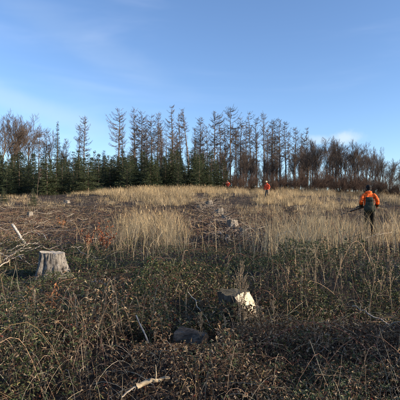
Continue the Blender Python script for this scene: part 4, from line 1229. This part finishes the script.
def rifle(loc, rz, start, direction, label):
    e = empty('rifle', xf(loc, rz, start)); e.rotation_euler = (0, 0, rz)
    d = nrm(np.array(direction, float)); up = nrm(np.array([0, 0, 1]) - d * d[2]); sd = np.cross(d, up)
    def tb(name, a, b, r0, r1, mat, off=0, S=10):
        q = np.linspace(0, 1, 4)[:, None]; P = d * (a + (b - a) * q) + up * off
        V, Q = tubes(P[None], np.linspace(r0, r1, 4)[None], S); g = Geo(); g.add(V, Q)
        for k in (0, 3):
            i = np.arange(S) + k * S; n = g.n; g.add(P[k][None], np.zeros((0, 3), int)); g.F.append(np.stack([i, np.roll(i, -1), np.full(S, n)], -1))
        g.F = [f for f in g.F if len(f)]
        return obj(name, g.mesh(name, M[mat], True), e)
    tb('barrel', .10, .72, .013, .010, 'gunmetal'); tb('receiver', -.12, .12, .021, .019, 'gunmetal'); tb('scope', -.1, .14, .018, .021, 'gunmetal', .055)
    tb('scope_mount', .0, .03, .012, .012, 'gunmetal', .03)
    g = Geo(); pr = [(.38, -.022, .016, .014), (.1, -.03, .022, .022), (-.1, -.035, .02, .024), (-.2, -.05, .017, .024), (-.32, -.075, .018, .04), (-.48, -.095, .019, .058)]
    V = []
    for (a, o, hw, hh) in pr:
        for k in range(10):
            t = k / 10 * 6.2832; V.append(d * a + up * (o + hh * math.sin(t)) + sd * hw * math.cos(t))
    i = np.arange(10)[None] + (np.arange(5) * 10)[:, None]; j = (np.arange(10)[None] + 1) % 10 + (np.arange(5) * 10)[:, None]
    g.add(np.array(V), [np.stack([i, j, j + 10, i + 10], -1).reshape(-1, 4), np.arange(10)[None], np.arange(50, 60)[None]])
    obj('stock', g.mesh('stock', M['walnut'], True), e)
    tag(e, label, 'rifle')
def rucksack(loc, rz, c, label):
    e = empty('rucksack', xf(loc, rz, c), rz); e.scale = (.78, .85, .92)
    obj('bag', rounded('bag', [(0, 0, -.30, .15, .07), (0, -.01, -.29, .185, .105), (0, -.015, -.15, .20, .125), (0, -.01, .02, .185, .115), (0, 0, .15, .15, .095), (0, .01, .24, .12, .075), (0, .015, .27, .08, .05)], M['olive']), e)
    lid = obj('lid', rounded('lid', [(0, -.005, .13, .165, .115), (0, -.005, .17, .17, .118), (0, .005, .24, .145, .10), (0, .01, .285, .09, .06)], M['olive']), e)
    obj('buckle', rounded('buckle', [(0, -.125, .10, .012, .008), (0, -.125, .14, .012, .008)], M['black_cloth'], 10), lid)
    for s in (-1, 1):
        obj('side_pocket', rounded('side_pocket', [(s * .19, -.01, -.26, .03, .06), (s * .20, -.01, -.22, .042, .08), (s * .198, -.01, -.06, .038, .075), (s * .18, -.01, -.01, .02, .05)], M['olive'], 16), e)
        q = np.array([[s * .09, .05, .22], [s * .11, .10, .27], [s * .125, .20, .28], [s * .14, .29, .20], [s * .145, .31, .05], [s * .16, .25, -.10], [s * .17, .10, -.20]])
        g = Geo(); V, Q = tubes(q[None], np.full((1, 7), .02), 8); g.add(V, Q); obj('strap', g.mesh('strap', M['black_cloth'], True), e)
    obj('front_pocket', rounded('front_pocket', [(0, -.12, -.25, .10, .03), (0, -.13, -.22, .125, .045), (0, -.13, -.08, .12, .042), (0, -.12, -.04, .10, .02)], M['olive'], 18), e)
    tag(e, label, 'rucksack')
def build_people():
    p = at_dist(369.3, 15.0); hgt = z_at(182.6, 15.0) - p[2]; s = min(max(hgt / 1.76, .95), 1.045); p[2] = z_at(182.6, 15.0) - 1.76 * s
    p[2] = hz(p[0], p[1]); 
    person(p, -.30, hunter_joints(.03), dict(jacket='orange', cuff='olive', trousers='dark_cloth', cap='black_cloth'), 'person in orange jacket and black cap walking away with a rucksack', s)
    rucksack(p, -.30, np.array([-.01, -.245 * s, 1.06 * s]), 'olive green rucksack on the back of the near orange jacket')
    rifle(p, -.30, np.array([-.27, .20, .97]) * s, (-.95, .12, -.38), 'dark rifle held low by the person with the rucksack')
    J = hunter_joints(0); J.update(el_l=(-.27, .0, 1.15), wr_l=(-.24, .14, .95), el_r=(.27, -.02, 1.15), wr_r=(.25, .1, .93))
    p2 = at_dist(267.3, 35)
    person(p2, math.pi - .7, J, dict(jacket='red_orange', cuff='red_orange', trousers='khaki', cap='pale_cap'), 'person in red-orange jacket and pale cap standing far off in grass', (z_at(180.6, 35) - p2[2]) / 1.76)
    p3 = at_dist(228, 43)
    person(p3, math.pi - .4, hunter_joints(.12), dict(jacket='dark_red', cuff='dark_cloth', trousers='dark_cloth', cap='black_cloth'), 'most distant person, dark cap and dark red jacket half hidden before the spruces', min(1.03, (z_at(179.8, 43) - p3[2]) / 1.76))
    for q, n in ((p, 'near'), (p2, 'far'), (p3, 'third')):
        print('PERSON', n, q)

build_stumps()
build_deadwood()
build_stalks()
build_saplings()
build_people()

build_undergrowth()
